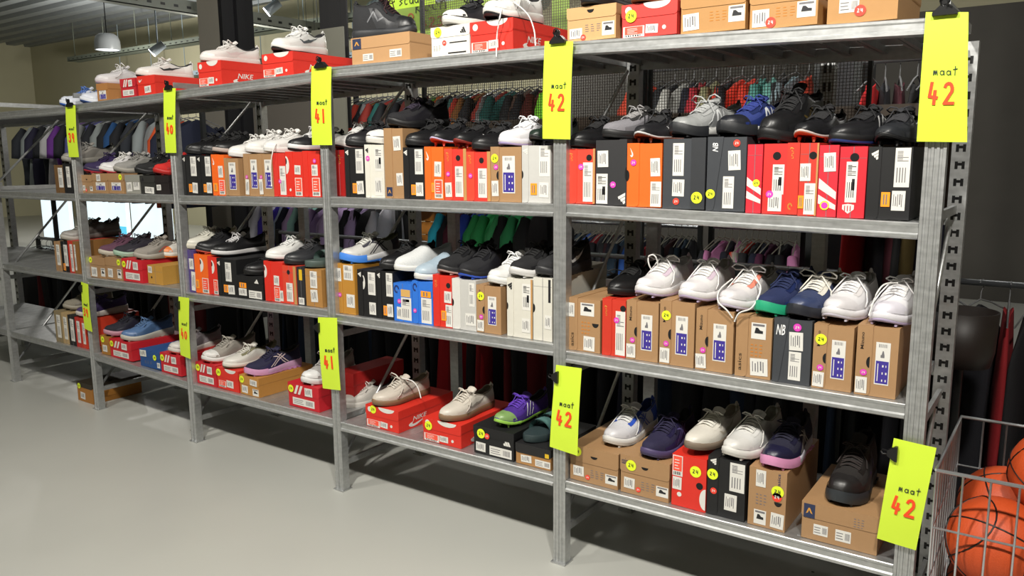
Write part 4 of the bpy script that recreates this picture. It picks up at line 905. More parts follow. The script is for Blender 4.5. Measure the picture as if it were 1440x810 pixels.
Q(2, 3, 434, 212, 'court', 'dcdcdc', W_, K2, W_, heel=K2, desc='white and black shoe against the post', Y=.09, yaw=-10)
# second shelf, second bay, left edge
Q(1, 3, 124, 246, 'runner', '2c1f48', '241a3c', 'b02838', '2c1f48', desc='deep purple shoe with red edge', kind='cloth', yaw=-18, scale=.95)
Q(1, 3, 146, 244, 'runner', 'e6e4e4', 'e6e2e0', 'b02838', W_, desc='white running shoe with red sole', toe='e6e4e4', yaw=-12, scale=.95)
Q(1, 3, 166, 244, 'runner', '8a8884', '949088', '6a6864', '8a8884', desc='grey running shoe', kind='cloth', yaw=-12, scale=.95)
Q(1, 3, 196, 246, 'runner', '131315', '131315', '131315', '131315', desc='black running shoe', kind='cloth', yaw=-10, scale=.95)
Q(1, 3, 222, 247, 'runner', 'c0201c', 'b01c18', '8a1512', 'c0201c', desc='red shoe against the post', kind='cloth', yaw=-12, scale=.95)
Q(0, 3, 92, 230, 'runner', '8a8680', 'a09c94', '6a6864', '8a8884', desc='dusty grey shoe', yaw=-10)
# third shelf, right-hand bay
Q(4, 2, 872, 421, 'court', '0f0f10', '0c0c0d', '0c0c0d', '0f0f10', desc='plain black shoe behind the first white one', yaw=-4, Y=.05)
LIL = 'c9b6d6'
Q(4, 2, 912, 422, 'runner', 'f0eeee', 'efecec', LIL, 'f4f2f0', toe='ece8ea', heel='d8c4d4', lin_='dcdadc', mark='wave', mcol='e4e0ea', desc='white running shoe with lilac sole and tall lace loop', bow='bowbig', yaw=-8)
Q(4, 2, 975, 422, 'runner', 'f0eeee', 'efecec', LIL, 'f4f2f0', toe='ece8ea', heel='d8c4d4', lin_='b8b4b0', desc='white running shoe with lilac sole', bow='bowhang', yaw=-6)
Q(4, 2, 1030, 434, 'runner', 'e6e2e2', 'e8e4e6', 'd6cbe0', 'f0eeec', toe='e0dcde', heel='cfcacc', lin_='8a8680', eye='d8806c', desc='white running shoe with coral eyelets and loose laces', bow='bowbig', yaw=-10)
Q(4, 2, 1083, 444, 'runner', '16224a', '1f9c72', '1f9c72', '16224a', guard='1f9c72', desc='dark blue running shoe with green toe sole', kind='cloth', yaw=-12, lin_='10182c')
Q(4, 2, 1129, 447, 'runner', '2b3556', 'e8e6e0', '141416', 'efebe0', toe='323c5c', heel='d9d6cc', lin_='b8ad94', eye='e0dcd0', mark='wave', mcol='e4e2da', guard='1c1e26', desc='navy and cream running shoe with cream laces', kind='cloth', bow='bowbig', yaw=-10)
Q(4, 2, 1180, 456, 'runner', 'eae8ea', 'ebe8ea', 'ddd6e4', 'f0eeee', toe='e4e0e2', lin_='a8a6a4', eye='e0dcdc', desc='white running shoe with crossed white laces', bow='bowhang', yaw=-8)
Q(4, 2, 1250, 458, 'runner', 'f2f0f4', 'efecf2', 'cdbde0', 'f4f2f2', toe='e8e4ee', lin_='c8c6c8', desc='white running shoe half behind the right post', bow='bowhang', yaw=-6)
# third shelf, fourth bay
Q(3, 2, 490, 370, 'runner', 'd2d0cc', 'e8e8ea', '3f7fd8', 'efeee8', toe='d8d6d2', heel='3c3a44', lin_='5f6048', mark='cross', mcol='2a2430', guard='3f7fd8', desc='pale grey running shoe with blue sole', yaw=-14, kind='cloth')
Q(3, 2, 545, 381, 'court', '131315', '0f0f10', '0f0f10', '131315', desc='black leather shoe', yaw=-10)
Q(3, 2, 566, 396, 'slip', 'e2e4e4', 'eeeeea', 'e4e2dc', 'ffffff', desc='white slip-on shoe', kind='cloth', yaw=-14, lin_='c8d0d4')
Q(3, 2, 594, 395, 'slip', 'a9bccb', 'efeeea', 'e4e2dc', 'ffffff', desc='light blue canvas slip-on with white sole', kind='cloth', yaw=-14, lin_='d0d8dc', toe='b4c6d4')
Q(3, 2, 628, 386, 'runner', '151518', '202022', 'c8a8a0', '151518', desc='black knit shoe with pale sole edge', kind='cloth', yaw=-10)
Q(3, 2, 658, 392, 'runner', '15151a', '16161a', '2c50b8', '15151a', desc='black shoe with blue sole studs', kind='cloth', yaw=-6)
Q(3, 2, 699, 402, 'runner', 'f0f0ee', 'efefec', 'e8e6e2', 'f4f4f4', toe='eaeae8', lin_='6a6a6c', desc='white running shoe with zigzag laces', yaw=-10, scale=.96)
Q(3, 2, 730, 391, 'runner', '151517', 'e6e4e2', 'dcdad8', '151517', lin_='101012', mark='form', mcol='e4584a', desc='black knit shoe with white sole and coral tab', kind='cloth', yaw=-10)
Q(3, 2, 768, 391, 'runner', '1a1a1d', '2a2a2c', '2a2a2c', '1a1a1d', mark='tick', mcol='e6e6e6', desc='black shoe with white mark against the post', kind='cloth', yaw=-6)
# third shelf, third bay
Q(2, 2, 264, 353, 'court', 'e2dfd2', 'dcd6c4', 'd2cbb6', 'e8e6da', desc='cream leather shoe against the post', yaw=-14, lin_='b0a890')
Q(2, 2, 283, 357, 'runner', '18181b', '1c1c1e', 'c05040', '18181b', desc='black shoe with red sole edge', yaw=-12)
Q(2, 2, 304, 362, 'court', '151517', 'e0dede', '151517', 'e6e4e6', tong='e6e4e6', desc='black shoe with white tongue and toe edge', yaw=-14)
Q(2, 2, 350, 388, 'court', '131315', '0f0f10', '0f0f10', '131315', desc='black shoe on the black flat box', yaw=-12)
Q(2, 2, 381, 366, 'court', 'f0efec', 'f0efec', '1c1c1e', 'f4f4f2', heel='e8e8e4', lin_='e0e0dc', desc='white high-tongued shoe', yaw=-12)
Q(2, 2, 407, 374, 'court', '2a2b2e', '1c1c1e', '1c1c1e', '3a3a3c', desc='glossy black shoe', yaw=-12)
Q(2, 2, 436, 378, 'slide', '5f7670', '46544f', '46544f', 'ffffff', desc='dark green strap slide', yaw=-10, kind='cloth')
# third shelf, second bay
Q(1, 2, 145, 362, 'runner', '5c3a4c', 'c9c0b0', 'b0a898', '5c3a4c', desc='plum knit shoe with cream toe sole', kind='cloth', yaw=-16)
Q(1, 2, 166, 363, 'runner', '26242c', 'a8c4ae', '90b098', '26242c', desc='black knit shoe with mint sole', kind='cloth', yaw=-16)
Q(1, 2, 194, 365, 'runner', '8e8880', '9c968c', '8a8478', '8e8880', mark='form', mcol='c0392c', desc='grey knit shoe with red line', kind='cloth', yaw=-16)
Q(1, 2, 226, 372, 'runner', 'e4e0d8', 'e8e4da', 'd8722c', 'f0ece4', desc='white shoe with orange sole edge', Y=.12, yaw=-12, toe='e0803a')
Q(0, 2, 90, 340, 'runner', 'a09c96', 'b8b4aa', '8a8478', 'c8c4bc', desc='pale grey shoe', yaw=-10)
Q(0, 2, 103, 338, 'runner', '5a5450', '6a6460', '3a3834', '5a5450', desc='brown-grey shoe', yaw=-8, Y=.06, kind='cloth')
# bottom shelf, right-hand bay
Q(4, 1, 866, 632, 'runner', 'dcdbe0', 'ece9e4', 'e0dcd4', 'f2f2f0', toe='e2e0e4', heel='2c4fb0', lin_='2a3f80', mark='cross', mcol='3454b8', desc='white running shoe with blue heel', kind='cloth', bow='bowhang', yaw=-6, Y=.06)
Q(4, 1, 920, 645, 'runner', '1d1838', '4b4066', '3a3250', '1d1838', mark='cross', mcol='5c5488', desc='dark indigo running shoe', kind='cloth', yaw=-6)
Q(4, 1, 980, 641, 'court', 'e2ddd2', '7d6f60', '6a5c4e', 'e8e4da', lin_='a09a8c', mark='tick', mcol='a8a090', desc='cream shoe with gum sole on red box', yaw=-10)
Q(4, 1, 1035, 645, 'runner', 'e0dfdc', 'e6e4de', 'd8d4cc', 'e8e6e0', toe='e0deda', lin_='a8a69c', desc='white running shoe on black box', yaw=-12, bow='bowhang')
Q(4, 1, 1094, 658, 'runner', '17162c', 'dcd8e4', 'e89cc8', '17162c', toe='1b1a34', mark='cross', mcol='d8d4cc', guard='e89cc8', desc='navy running shoe with pink toe sole', kind='cloth', yaw=-4)
Q(4, 1, 1188, 722, 'hiker', '1a1614', '16181a', '24282c', '241c1a', toe='201e1e', lin_='141214', mark='wave', mcol='3a2c58', guard='2a2e32', desc='dark brown-black hiking boot', kind='cloth', yaw=-4, Y=.03)
# bottom shelf, fourth bay
Q(3, 1, 534, 574, 'court', 'd9cfc2', '82684e', '6e5540', 'e0d8cc', lin_='9a8f7e', mark='tick', mcol='8c847c', desc='cream shoe with gum sole and loose lace', bow='bowbig', yaw=-16, Y=.01)
Q(3, 1, 629, 594, 'court', 'e0d8cb', '82684e', '6e5540', 'e4dcd0', lin_='8a8274', mark='tick', mcol='8c847c', desc='cream shoe with gum sole and upright lace ends', bow='bowhang', yaw=-10, Y=.01)
Q(3, 1, 707, 602, 'cleat', '4a2f86', '8fc04a', '8fc04a', '5a34a8', toe='7a9a5c', mark='stripes', mcol='dcdce0', guard='8fc04a', desc='purple football shoe with lime toe and three stripes', yaw=-10, Y=.03)
Q(3, 1, 748, 624, 'slide', '4c7470', '2c3a3c', '2c3a3c', 'ffffff', desc='dark teal strap sandal', yaw=-8, kind='cloth', Y=.03)
Q(3, 1, 488, 588, 'court', 'd8d4cc', 'dcd8d0', 'd0ccc4', 'e0dcd4', desc='white shoe lying directly on the shelf behind post', deck=True, yaw=-20, Y=.12)
# bottom shelf, third bay
Q(2, 1, 291, 510, 'runner', 'a39d94', 'e8e6e2', 'b8443c', 'b4aea4', toe='e6e4e0', heel='9a948c', lin_='6a6660', desc='grey knit shoe with white toe', kind='cloth', yaw=-18)
Q(2, 1, 320, 519, 'court', 'e2dfd6', 'e4e0d4', '5c5038', 'e6e2d8', heel='77745a', lin_='5f5c44', eye='77745a', desc='white and olive shoe with gum sole', yaw=-20)
Q(2, 1, 352, 528, 'runner', '1d1b38', 'd8a8cc', 'c890c0', '24223c', mark='cross', mcol='e0ccc8', guard='d89cc4', desc='navy running shoe with pink sole and crossed side lines', kind='cloth', yaw=-22)
Q(2, 1, 432, 541, 'runner', 'b4b0ac', 'ecebe8', 'e0deda', 'c8c4c0', toe='efeeec', heel='a8a4a0', lin_='8a8682', desc='grey and white shoe with upright laces', kind='cloth', yaw=-6, bow='bowbig')
# bottom shelf, second bay
Q(1, 1, 152, 473, 'runner', '1c1c28', 'b08090', 'a07080', '1c1c28', desc='black shoe with pink sole edge', kind='cloth', yaw=-16)
Q(1, 1, 176, 480, 'runner', '4c6a92', 'c8c4b8', 'b8b4a8', '5a78a0', toe='53709a', lin_='3a4a60', desc='denim blue knit shoe', kind='cloth', yaw=-16)
Q(1, 1, 243, 498, 'runner', '8c8488', 'd8d0c8', 'b8443c', '98908c', toe='dcd6d0', desc='pale grey shoe behind the yellow card', kind='cloth', yaw=-16)
Q(0, 1, 94, 440, 'runner', '807a6c', '908a7c', '605a4c', '807a6c', desc='khaki grey shoe', kind='cloth', yaw=-14, Y=.05)
Q(0, 1, 112, 446, 'runner', '3a2c58', 'd0c8c0', 'c0b8b0', '3a2c58', desc='purple shoe with white toe sole', kind='cloth', yaw=-12)
# top shelf
Q(0, 4, 88, 140, 'runner', 'e0e4ee', 'e8ecf4', '2c5cb4', '5a80c8', toe='dfe4f0', mark='cross', mcol='3c6cc0', desc='white and blue running shoe', deck=True, yaw=-24, Y=.03, lin_='3c64a8')
Q(1, 4, 118, 140, 'runner', 'dfe3ee', 'e6eaf2', '20407c', '4a78c0', heel='2c5ca8', mark='cross', mcol='2c5ca8', desc='white and blue running shoe', deck=True, yaw=-24, Y=.03, lin_='3c64a8')
Q(1, 4, 139, 115, 'court', 'dcd8da', 'd8d0d4', 'b8a0b0', 'efedec', lin_='d0ccc8', desc='white shoe with loose laces on small kraft box', yaw=-22, bow='bowbig', Y=.03)
Q(1, 4, 196, 106, 'court', 'e8e4e0', 'e4dcd6', '1c1c20', 'ece8e4', mark='tick', mcol='1a1a1e', heel='f0eeea', desc='white shoe with big black tick', yaw=-30, Y=.05)
Q(2, 4, 288, 84, 'court', 'ece6e2', 'ece6e2', 'dcd6d0', 'f0ece8', mark='tick', mcol='e0cfce', desc='cream white low shoe', yaw=-26, Y=.02)
Q(2, 4, 391, 74, 'runner', 'ecebe8', 'f0efec', '1a1a1c', 'f0f0ee', mark='tick', mcol='3a4048', desc='white running shoe with dark tick and black outsole', yaw=8, Y=.0)
Q(3, 4, 592, 49, 'hiker', '222326', '2c2e32', '18191b', '3c2226', mark='wave', mcol='6a6c70', desc='black hiking shoe pointing right', yaw=97, Y=.14, kind='cloth', lin_='1a1a1c', toe='1c1d20')
Q(3, 4, 634, 36, 'court', '1d1d20', 'eeece6', 'e0ded8', '222226', toe='f0eee8', desc='black golf shoe with white toe and sole', yaw=-12, Y=.0)
Q(3, 4, 694, 26, 'runner', 'f0eeea', 'efece6', '1c1c1e', 'f6f4f2', toe='f2f0ec', desc='white shoe with long hanging laces', yaw=-6, Y=-.01, bow='bowbig')
# the long lace of that shoe, hanging over the red box
Q(4, 4, 834, 8, 'court', '242022', '1a1618', '141214', '242022', desc='dark shoe cut by the picture edge', yaw=-6, Y=.0)
Q(4, 4, 905, 2, 'court', '6a5040', '8a6442', '7a5636', '6a5040', desc='brown shoe with gum sole cut by picture edge', yaw=-10, Y=.0)

def loose_lace(desc, pts, r=.0024, c='f0eeea'):
    e = [q for q in C0.objects if str(q.get('label', '')).startswith(desc)][0]
    P = [at(x, y, Y) for x, y, Y in pts]; C_ = []
    for i in range(len(P)-1):
        p0, p1, p2, p3 = P[max(i-1, 0)], P[i], P[i+1], P[min(i+2, len(P)-1)]
        for k in range(5):
            t = k/5; C_.append(.5*((2*p1)+(p2-p0)*t+(2*p0-5*p1+4*p2-p3)*t*t+(3*p1-p0-3*p2+p3)*t*t*t))
    C_.append(P[-1]); M = (Matrix.Translation(e.location) @ e.rotation_euler.to_matrix().to_4x4()).inverted()
    b = MB(); b.tube([M @ q for q in C_], r, 6); build(b, 'loose_lace', cloth(c), e)
loose_lace('white shoe with long hanging laces', [(708, 6, .04), (703, 24, -.005), (699, 50, .004), (698, 80, -.012)])
loose_lace('white shoe with long hanging laces', [(722, 2, .06), (742, 20, .04), (751, 42, .03), (753, 64, .02)], c='f0eeea')
loose_lace('white running shoe with lilac sole and tall lace loop', [(921, 388, .12), (913, 373, .10), (912, 361, .10), (920, 359, .10), (925, 370, .11), (923, 386, .12)])
loose_lace('white running shoe with coral eyelets', [(1030, 392, .09), (1012, 408, .03), (1010, 424, .004), (1022, 436, .0), (1030, 447, .006)])
loose_lace('white running shoe with coral eyelets', [(1062, 392, .11), (1070, 406, .06), (1058, 432, .01), (1040, 440, .0), (1033, 452, .006)])
loose_lace('white running shoe half behind the right post', [(1262, 398, .10), (1244, 400, .06), (1232, 415, .03), (1222, 444, .012)])
loose_lace('cream shoe with gum sole and loose lace', [(566, 532, .12), (580, 536, .12), (588, 546, .12), (592, 560, .10)])
loose_lace('plain white shoe with hanging lace', [(390, 200, .06), (384, 212, .012), (381, 232, .010), (382, 262, .010)])

# ------------------------------------------------------------------ yellow size cards with binder clips
CARD = mat('d0ec3c', .5, 0, .03, 6, .02)
SK = [0]
def stroke(b, pts, w_, y0, y1):
    SK[0] = (SK[0]+1) % 40; y0 -= .00002*SK[0]
    for (xa, za), (xb, zb) in zip(pts, pts[1:]):
        y0 -= .00004; d = math.hypot(xb-xa, zb-za)+1e-9; nx, nz = -(zb-za)/d*w_, (xb-xa)/d*w_; ex, ez = (xb-xa)/d*w_*.6, (zb-za)/d*w_*.6
        b.prism([(xa-nx-ex, za-nz-ez), (xb-nx+ex, zb-nz+ez), (xb+nx+ex, zb+nz+ez), (xa+nx-ex, za+nz-ez)], y0, y1)
def arc(cx, cz, rx, rz, a0, a1, n=9): return [(cx+rx*math.cos(math.radians(lerp(a0, a1, i/n))), cz+rz*math.sin(math.radians(lerp(a0, a1, i/n)))) for i in range(n+1)]
GL = {'4': [[(.30, 1), (.12, .35), (.75, .30)], [(.58, .62), (.50, 0)]], '2': [arc(.42, .72, .30, .26, 160, -30)+[(.1, .04), (.85, .06)]], '1': [[(.3, 1), (.36, 0)]],
      '0': [arc(.4, .42, .34, .36, 60, 420, 14)], '3': [arc(.35, .75, .3, .22, 150, -80)+arc(.35, .28, .34, .27, 80, -150)], '9': [arc(.4, .7, .28, .25, 0, 360, 12)+[(.6, .0)]],
      'm': [[(0, 0), (.04, 1), (.1, .1), (.3, 1), (.42, .1), (.62, 1), (.78, 0)]], 'a': [arc(.4, .5, .36, .45, 40, 400, 10), [(.78, .95), (.84, .0)]], 't': [[(.4, 1.9), (.36, .0)], [(.0, 1.2), (.8, 1.35)]]}
def size_card(c4, num, label, clip='top', Y=-.016, flip=False):
    P = [at(x, y, Y) for x, y in c4]; tl, tr, bl, br = P
    o = (bl+br)/2; e = empty('size_card', (tl.x, Y, bl.z)); E0 = Vector((tl.x, Y, bl.z))
    b = MB(); n = 8; G = []
    for i in range(n+1):
        t = i/n; a, c = tl.lerp(bl, t)-E0, tr.lerp(br, t)-E0; dy = -.004*math.sin(math.pi*t)
        G.append([a+Vector((0, dy, 0)), a.lerp(c, .5)+Vector((0, dy-.001, 0)), c+Vector((0, dy, 0))])
    G2 = [[v+Vector((0, .0006, 0)) for v in r][::-1] for r in G]
    b.grid(G, 0, True); b.grid(G2, 0, True)
    build(b, 'paper', CARD, e)
    u = (tr-tl+br-bl)/2; v = (tl-bl+tr-br)/2
    def put(txt, cu, cv, h, wd, gap, thick, m, nm):
        b = MB(); x = cu
        for ch in txt:
            for s_ in GL[ch]:
                pts = []
                for a, q in s_:
                    U_, V_ = x+a*wd, cv+q*h; p = bl-E0+u*U_+v*V_; pts.append((p.x, p.z))
                stroke(b, pts, thick, -.0062, -.0050)
            x += wd+gap
        build(b, nm, m, e)
    W = u.length
    big = len(num)
    put(num, .22, .30, .165, .26, .07, W*.036, mat('f0481c', .5), 'red_figures')
    put('maat', .32, .525, .036, .11, .03, W*.0075, mat('26302a', .5), 'handwriting')
    cb = MB(); ch = MB()
    if clip == 'top':
        cx = W*.5 if not flip else W*.42; cz = (tl-E0).z; s_ = W*.27
        cb.prism([(cx-s_, cz-.012), (cx+s_, cz-.012), (cx+s_, cz-.005), (cx+s_*.35, cz+.012), (cx-s_*.35, cz+.012), (cx-s_, cz-.005)], -.012, .008)
        pts = [(cx-.004, -.010, cz+.008)]+[(cx+.011*math.cos(a), -.013-.002*k, cz+.020+.011*math.sin(a)) for k, a in enumerate([math.radians(d) for d in (220, 180, 130, 90, 50, 0, -40)])]+[(cx+.004, -.010, cz+.008)]
        ch.tube(pts, .0022, 6); cb.disc((cx, cz+.020), .010, -.012, -.006, 12)
    else:
        cz = (tl-E0).z*.86; s_ = .020; cx = .0
        cb.prism([(cx+.006, cz-s_), (cx+.012, cz-s_), (cx+.012, cz+s_), (cx+.006, cz+s_), (cx-.012, cz+s_*.35), (cx-.012, cz-s_*.35)], -.012, .006)
        ch.tube([(cx-.010, -.004, cz+.004), (cx-.024, -.004, cz+.006), (cx-.028, -.004, cz), (cx-.024, -.004, cz-.006), (cx-.010, -.004, cz-.004)], .0022, 6)
    cl = build(cb, 'binder_clip', BLACKP, e); build(ch, 'clip_handle', BLACKP, cl)
    tag(e, label, 'sign', 'yellow size cards'); return e
size_card([(1302, 17), (1362, 17), (1289, 199), (1360, 200)], '42', 'big yellow card 42 clipped high on the right-hand post', flip=True)
size_card([(766, 58), (806, 58), (763, 195), (802, 196)], '42', 'pale yellow card 42 clipped high on the second post from right')
size_card([(438, 93), (466, 94), (439, 204), (467, 204)], '41', 'yellow card 41 clipped high on the middle post')
size_card([(230, 124), (247, 124), (233, 215), (248, 215)], '40', 'yellow card 40 clipped high on the post left of middle')
size_card([(92, 148), (106, 148), (97, 221), (111, 221)], '39', 'small green-yellow card high on the leftmost post')
size_card([(1257, 616), (1317, 630), (1233, 757), (1288, 774)], '42', 'large tilted yellow card 42 low on the right-hand post', 'side')
size_card([(782, 513), (818, 518), (773, 628), (812, 641)], '42', 'yellow card 42 below third shelf on second post from right', 'side')
size_card([(447, 446), (474, 447), (454, 546), (479, 549)], '41', 'yellow card 41 below third shelf on the middle post', 'side')
size_card([(251, 417), (266, 419), (254, 499), (268, 505)], '40', 'yellow card 40 below third shelf on post left of middle', 'side')
size_card([(114, 396), (124, 400), (119, 462), (130, 467)], '39', 'narrow yellow card low on the leftmost post', 'side')

# ------------------------------------------------------------------ rear rack, mesh panels
def wire_mesh(x0, x1, z0, z1, Y, p, r, label):
    e = empty('mesh_panel', (x0, Y, z0)); W, H = x1-x0, z1-z0
    b = MB(); n = int(W/p)
    for i in range(n+1): b.box((i*p-r, -r, 0), (i*p+r, r, H))
    n2 = int(H/p)
    for i in range(n2+1): b.box((0, -r*2.6, i*p-r), (W, -r, i*p+r))
    o = build(b, 'wire_grid', mat('564e44', .6, .3), e); o['kind'] = 'stuff'
    b = MB(); f = .012
    for a in ((0, 0, W, f), (0, H-f, W, H), (0, 0, f, H), (W-f, 0, W, H)): b.box((a[0], -.01, a[1]), (a[2], .01, a[3]))
    build(b, 'frame', DARKSTEEL, e); tag(e, label, 'mesh panel', 'wire mesh back panels'); return e
Ym = DEPTH+.075
zb = at(1000, 240, Ym).z
wire_mesh(.03, .80, zb, 2.35, Ym, .0105, .0008, 'fine wire mesh panel behind the right-hand bay')
wire_mesh(-1.08, .02, zb, 2.35, Ym, .0105, .0008, 'fine wire mesh panel behind the fourth bay')
rr_ = empty('rear_rack', (0, .9, 0)); RY = Vector((0, -.9, 0))
for px in (432, 640, 918): 
    x = at(px, 400, .9).x; b = MB(); b.box((x-.026, .88, 0), (x+.026, .915, 1.52)); build(b, 'rear_upright', GALV, rr_).location = RY
    b = MB(); b.box((x-.03, .86, 0), (x+.03, .93, .006)); build(b, 'foot_plate', GALV, rr_).location = RY
for px, nm in ((1165, 0),):
    x = at(px, 120, .62).x; b = MB(); b.box((x-.022, .60, .0), (x+.022, .64, 2.3)); build(b, 'rear_upright', GALV, rr_).location = RY
    b = MB(); z = 1.3
    while z < 2.25:
        b.box((x-.012, .5985, z), (x-.004, .6, z+.03)); b.box((x+.004, .5985, z), (x+.012, .6, z+.03)); z += .06
    o = build(b, 'post_slots', BLACK, rr_); o.location = RY; o['kind'] = 'stuff'
for x0, x1, z in ((-2.2, -1.15, .86), (-1.12, -.06, .86), (-.03, 1.0, .86)):
    b = MB(); b.box((x0, .89, z-.035), (x1, .905, z))
    build(b, 'rear_beam', GALV, rr_).location = RY
za, zb2 = at(1000, 232, .92).z, at(1000, 157, .92).z
for x0, x1 in ((-1.12, -.06), (-.03, 1.0)):
    b = MB(); b.box((x0, .92, za-.2), (x1, .935, zb2)); build(b, 'dark_back_board', mat('3a3026', .7), rr_).location = RY
tag(rr_, 'second steel rack standing back to back behind the shoe shelves', 'shelving')
# smoky sheet boards above the rear rack, with yellow-green posters
def board(x0, x1, z0, z1, Y, c, label, cat='board', t=.012, nm='display_board'):
    b = MB(); b.box((0, 0, 0), (x1-x0, t, z1-z0)); o = build(b, nm, mat(c, .5, 0, .08, 3)); o.location = (x0, Y, z0); tag(o, label, cat)
    for fx in (.08, .92):
        b = MB(); b.tube([((x1-x0)*fx, t/2, z1-z0-.01), ((x1-x0)*fx, t/2, ZC-z0+.02)], .0015, 5); build(b, 'hanging_wire', DARKSTEEL, o)
    return o
a_, b_ = at(344, 60, 1.3), at(446, 110, 1.3)
board(at(352, 90, 1.4).x, at(440, 90, 1.4).x, 1.55, at(400, 78, 1.4).z, 1.4, '5a5650', 'dark grey board beyond the top shelf, right of the black column')
board(at(440, 90, 1.38).x, at(484, 90, 1.38).x, 1.55, at(460, 40, 1.38).z, 1.38, '77776c', 'grey-green board behind the top shelf left of hiking shoe')
bd = board(at(548, 40, 1.15).x, at(700, 40, 1.15).x, at(620, 82, 1.15).z, at(600, 6, 1.15).z, 1.15, 'a8c85c', 'green paper poster with handwriting behind the top shelf', 'poster', .003, 'paper_poster')
def scribble(px, py, Y, txt, h, wd, m, par, th=.004):
    b = MB(); p = at(px, py, Y); x = 0
    for ch in txt:
        for s_ in GL.get(ch, GL['a']): stroke(b, [(x+a*wd, q*h) for a, q in s_], th, -.0012, -.0002)
        x += wd*1.15
    o = build(b, 'handwriting', m, par); o.location = p-par.location
for ch, s_ in {'k': [[(0, 0), (.05, 1.6)], [(.6, .9), (.05, .4), (.7, 0)]], 'i': [[(.3, .9), (.35, 0)]], 'e': [arc(.4, .45, .35, .4, 0, 300)], 'z': [[(0, .85), (.7, .85), (.05, 0), (.8, 0)]], 'n': [[(0, 0), (.05, .85)], arc(.4, .4, .3, .45, 160, 0)+[(.72, 0)]], 's': [[(.7, .9), (.1, .7), (.6, .35), (.0, .0)]], 'c': [arc(.4, .45, .35, .42, 50, 310)], 'h': [[(0, 0), (.05, 1.6)], arc(.35, .4, .3, .45, 160, 0)+[(.66, 0)]]}.items(): GL[ch] = s_
scribble(585, 18, 1.149, 'keen', .05, .05, mat('3a4030', .5), bd, .003)
scribble(560, 38, 1.149, '42', .06, .06, mat('c06a48', .5), bd, .004); scribble(592, 40, 1.149, '423', .05, .05, mat('c06a48', .5), bd, .004)
bd2 = board(at(546, 10, .95).x, at(612, 10, .95).x, at(580, 10, .95).z, at(580, -30, .95).z, .95, 'c8f048', 'bright yellow-green card hung high behind the hiking shoe', 'sign', .003, 'paper_card')
scribble(562, 8, .949, 'scaa', .03, .03, mat('26302a', .5), bd2, .002)
board(at(776, 40, 1.3).x, at(800, 40, 1.3).x, at(790, 60, 1.3).z, at(790, -20, 1.3).z, 1.3, '86a04c', 'narrow green sheet behind the post top near centre', 'poster', .004, 'paper_poster')
board(at(446, 20, 1.6).x, at(484, 20, 1.6).x, 1.6, at(470, -30, 1.6).z, 1.62, '2a2a2c', 'black upright panel left of the hiking shoe at top', 'board')

# ------------------------------------------------------------------ clothes on rails behind
random.seed(21)
_G = {}
def garment(v, long_):
    k = (v, long_)
    if k in _G: return _G[k]
    r = random.Random(v*7+3); W = .24 if not long_ else .22; H = .62 if not long_ else .95; n = 12; m = 10
    ph = [r.random()*6 for _ in range(4)]
    def prof(u, w0):   # u -1..1 across, w0 0..1 down
        x = u*(W*(1 if w0 > .12 else .45+w0/.12*.55)*(1+.06*math.sin(w0*5+ph[0])))
        z = -H*w0-(.05*abs(u) if w0 < .2 else .03*abs(u)*0+.01)
        th = .012+.018*min(1, w0*3)+.006*math.sin(u*7+ph[1]+w0*3)
        return x, z, th, .012*math.sin(u*9+ph[2]+w0*4)*w0
    F = []; Bk = []
    for i in range(m+1):
        w0 = i/m; fr = []; bk = []
        for j in range(n+1):
            x, z, th, off = prof(-1+2*j/n, w0); e_ = 1-abs(-1+2*j/n)**4; fr.append((off-th*(.25+.75*e_), x, z)); bk.append((off+th*(.25+.75*e_), x, z))
        F.append(fr+bk[::-1])
    b = MB(); b.grid(F, 0, True, True)
    b.face(F[0]); b.face(F[-1][::-1])
    # sleeves
    for sg in ((-1, 1) if not long_ else ()):
        b.tube([(0, sg*W*.8, -.06), (.004, sg*(W+.02), -.16), (.0, sg*(W+.035), -.30)], [.03, .038, .034], 8)
    _G[k] = b.me('garment_cloth'); return _G[k]
def hanger_me():
    if 'h' in _G: return _G['h']
    b = MB(); b.tube([(0, -.2, -.045), (0, -.08, .0), (0, 0, .02), (0, .08, .0), (0, .2, -.045)], .0035, 6)
    b.tube([(0, 0, .02), (0, 0, .05), (0, .012, .065), (0, .02, .08), (0, .01, .097), (0, -.006, .096), (0, -.014, .085)], .0022, 5)
    _G['h'] = b.me('hanger'); return _G['h']
GC = {}
def rail(name, x0, x1, Y, z, cols, step, long_=False, place='', hang='77787a', facing=0, label=None, tilt=.25):
    e = empty('clothes_rail', (x0, Y, z)); b = MB(); b.tube([(0, 0, 0), (x1-x0, 0, 0)], .0125, 10); build(b, 'rail_tube', mat('9a9da0', .3, .8), e)
    for x in (.0, x1-x0):
        b = MB(); b.box((x-.015, -.015, -z), (x+.015, .015, .02)); build(b, 'rail_leg', DARKSTEEL, e)
        b = MB(); b.box((x-.02, -.25, -z), (x+.02, .25, -z+.03)); build(b, 'rail_foot', DARKSTEEL, e)
    tag(e, label or 'steel clothes rail carrying '+place, 'rail')
    x = x0+.05; i = 0
    while x < x1-.03:
        c = cols[i % len(cols)] if not isinstance(cols, str) else cols
        cc, nm = c
        r_ = random.uniform(-tilt, tilt)+facing
        g = empty('hanging_garment', (x, Y, z-.085), (0, 0, r_))
        g_s = 1
        shared('garment_cloth', garment(random.randrange(4), long_), [cloth(cc)], g)
        shared('hanger', hanger_me(), [mat(hang, .4)], g)
        k = (nm, place); GC[k] = GC.get(k, 0)+1
        g['_nm'] = nm; g['_k'] = place; g['_i'] = GC[k]
        tag(g, 'x', 'garment', place)
        x += step*random.uniform(.8, 1.25); i += 1
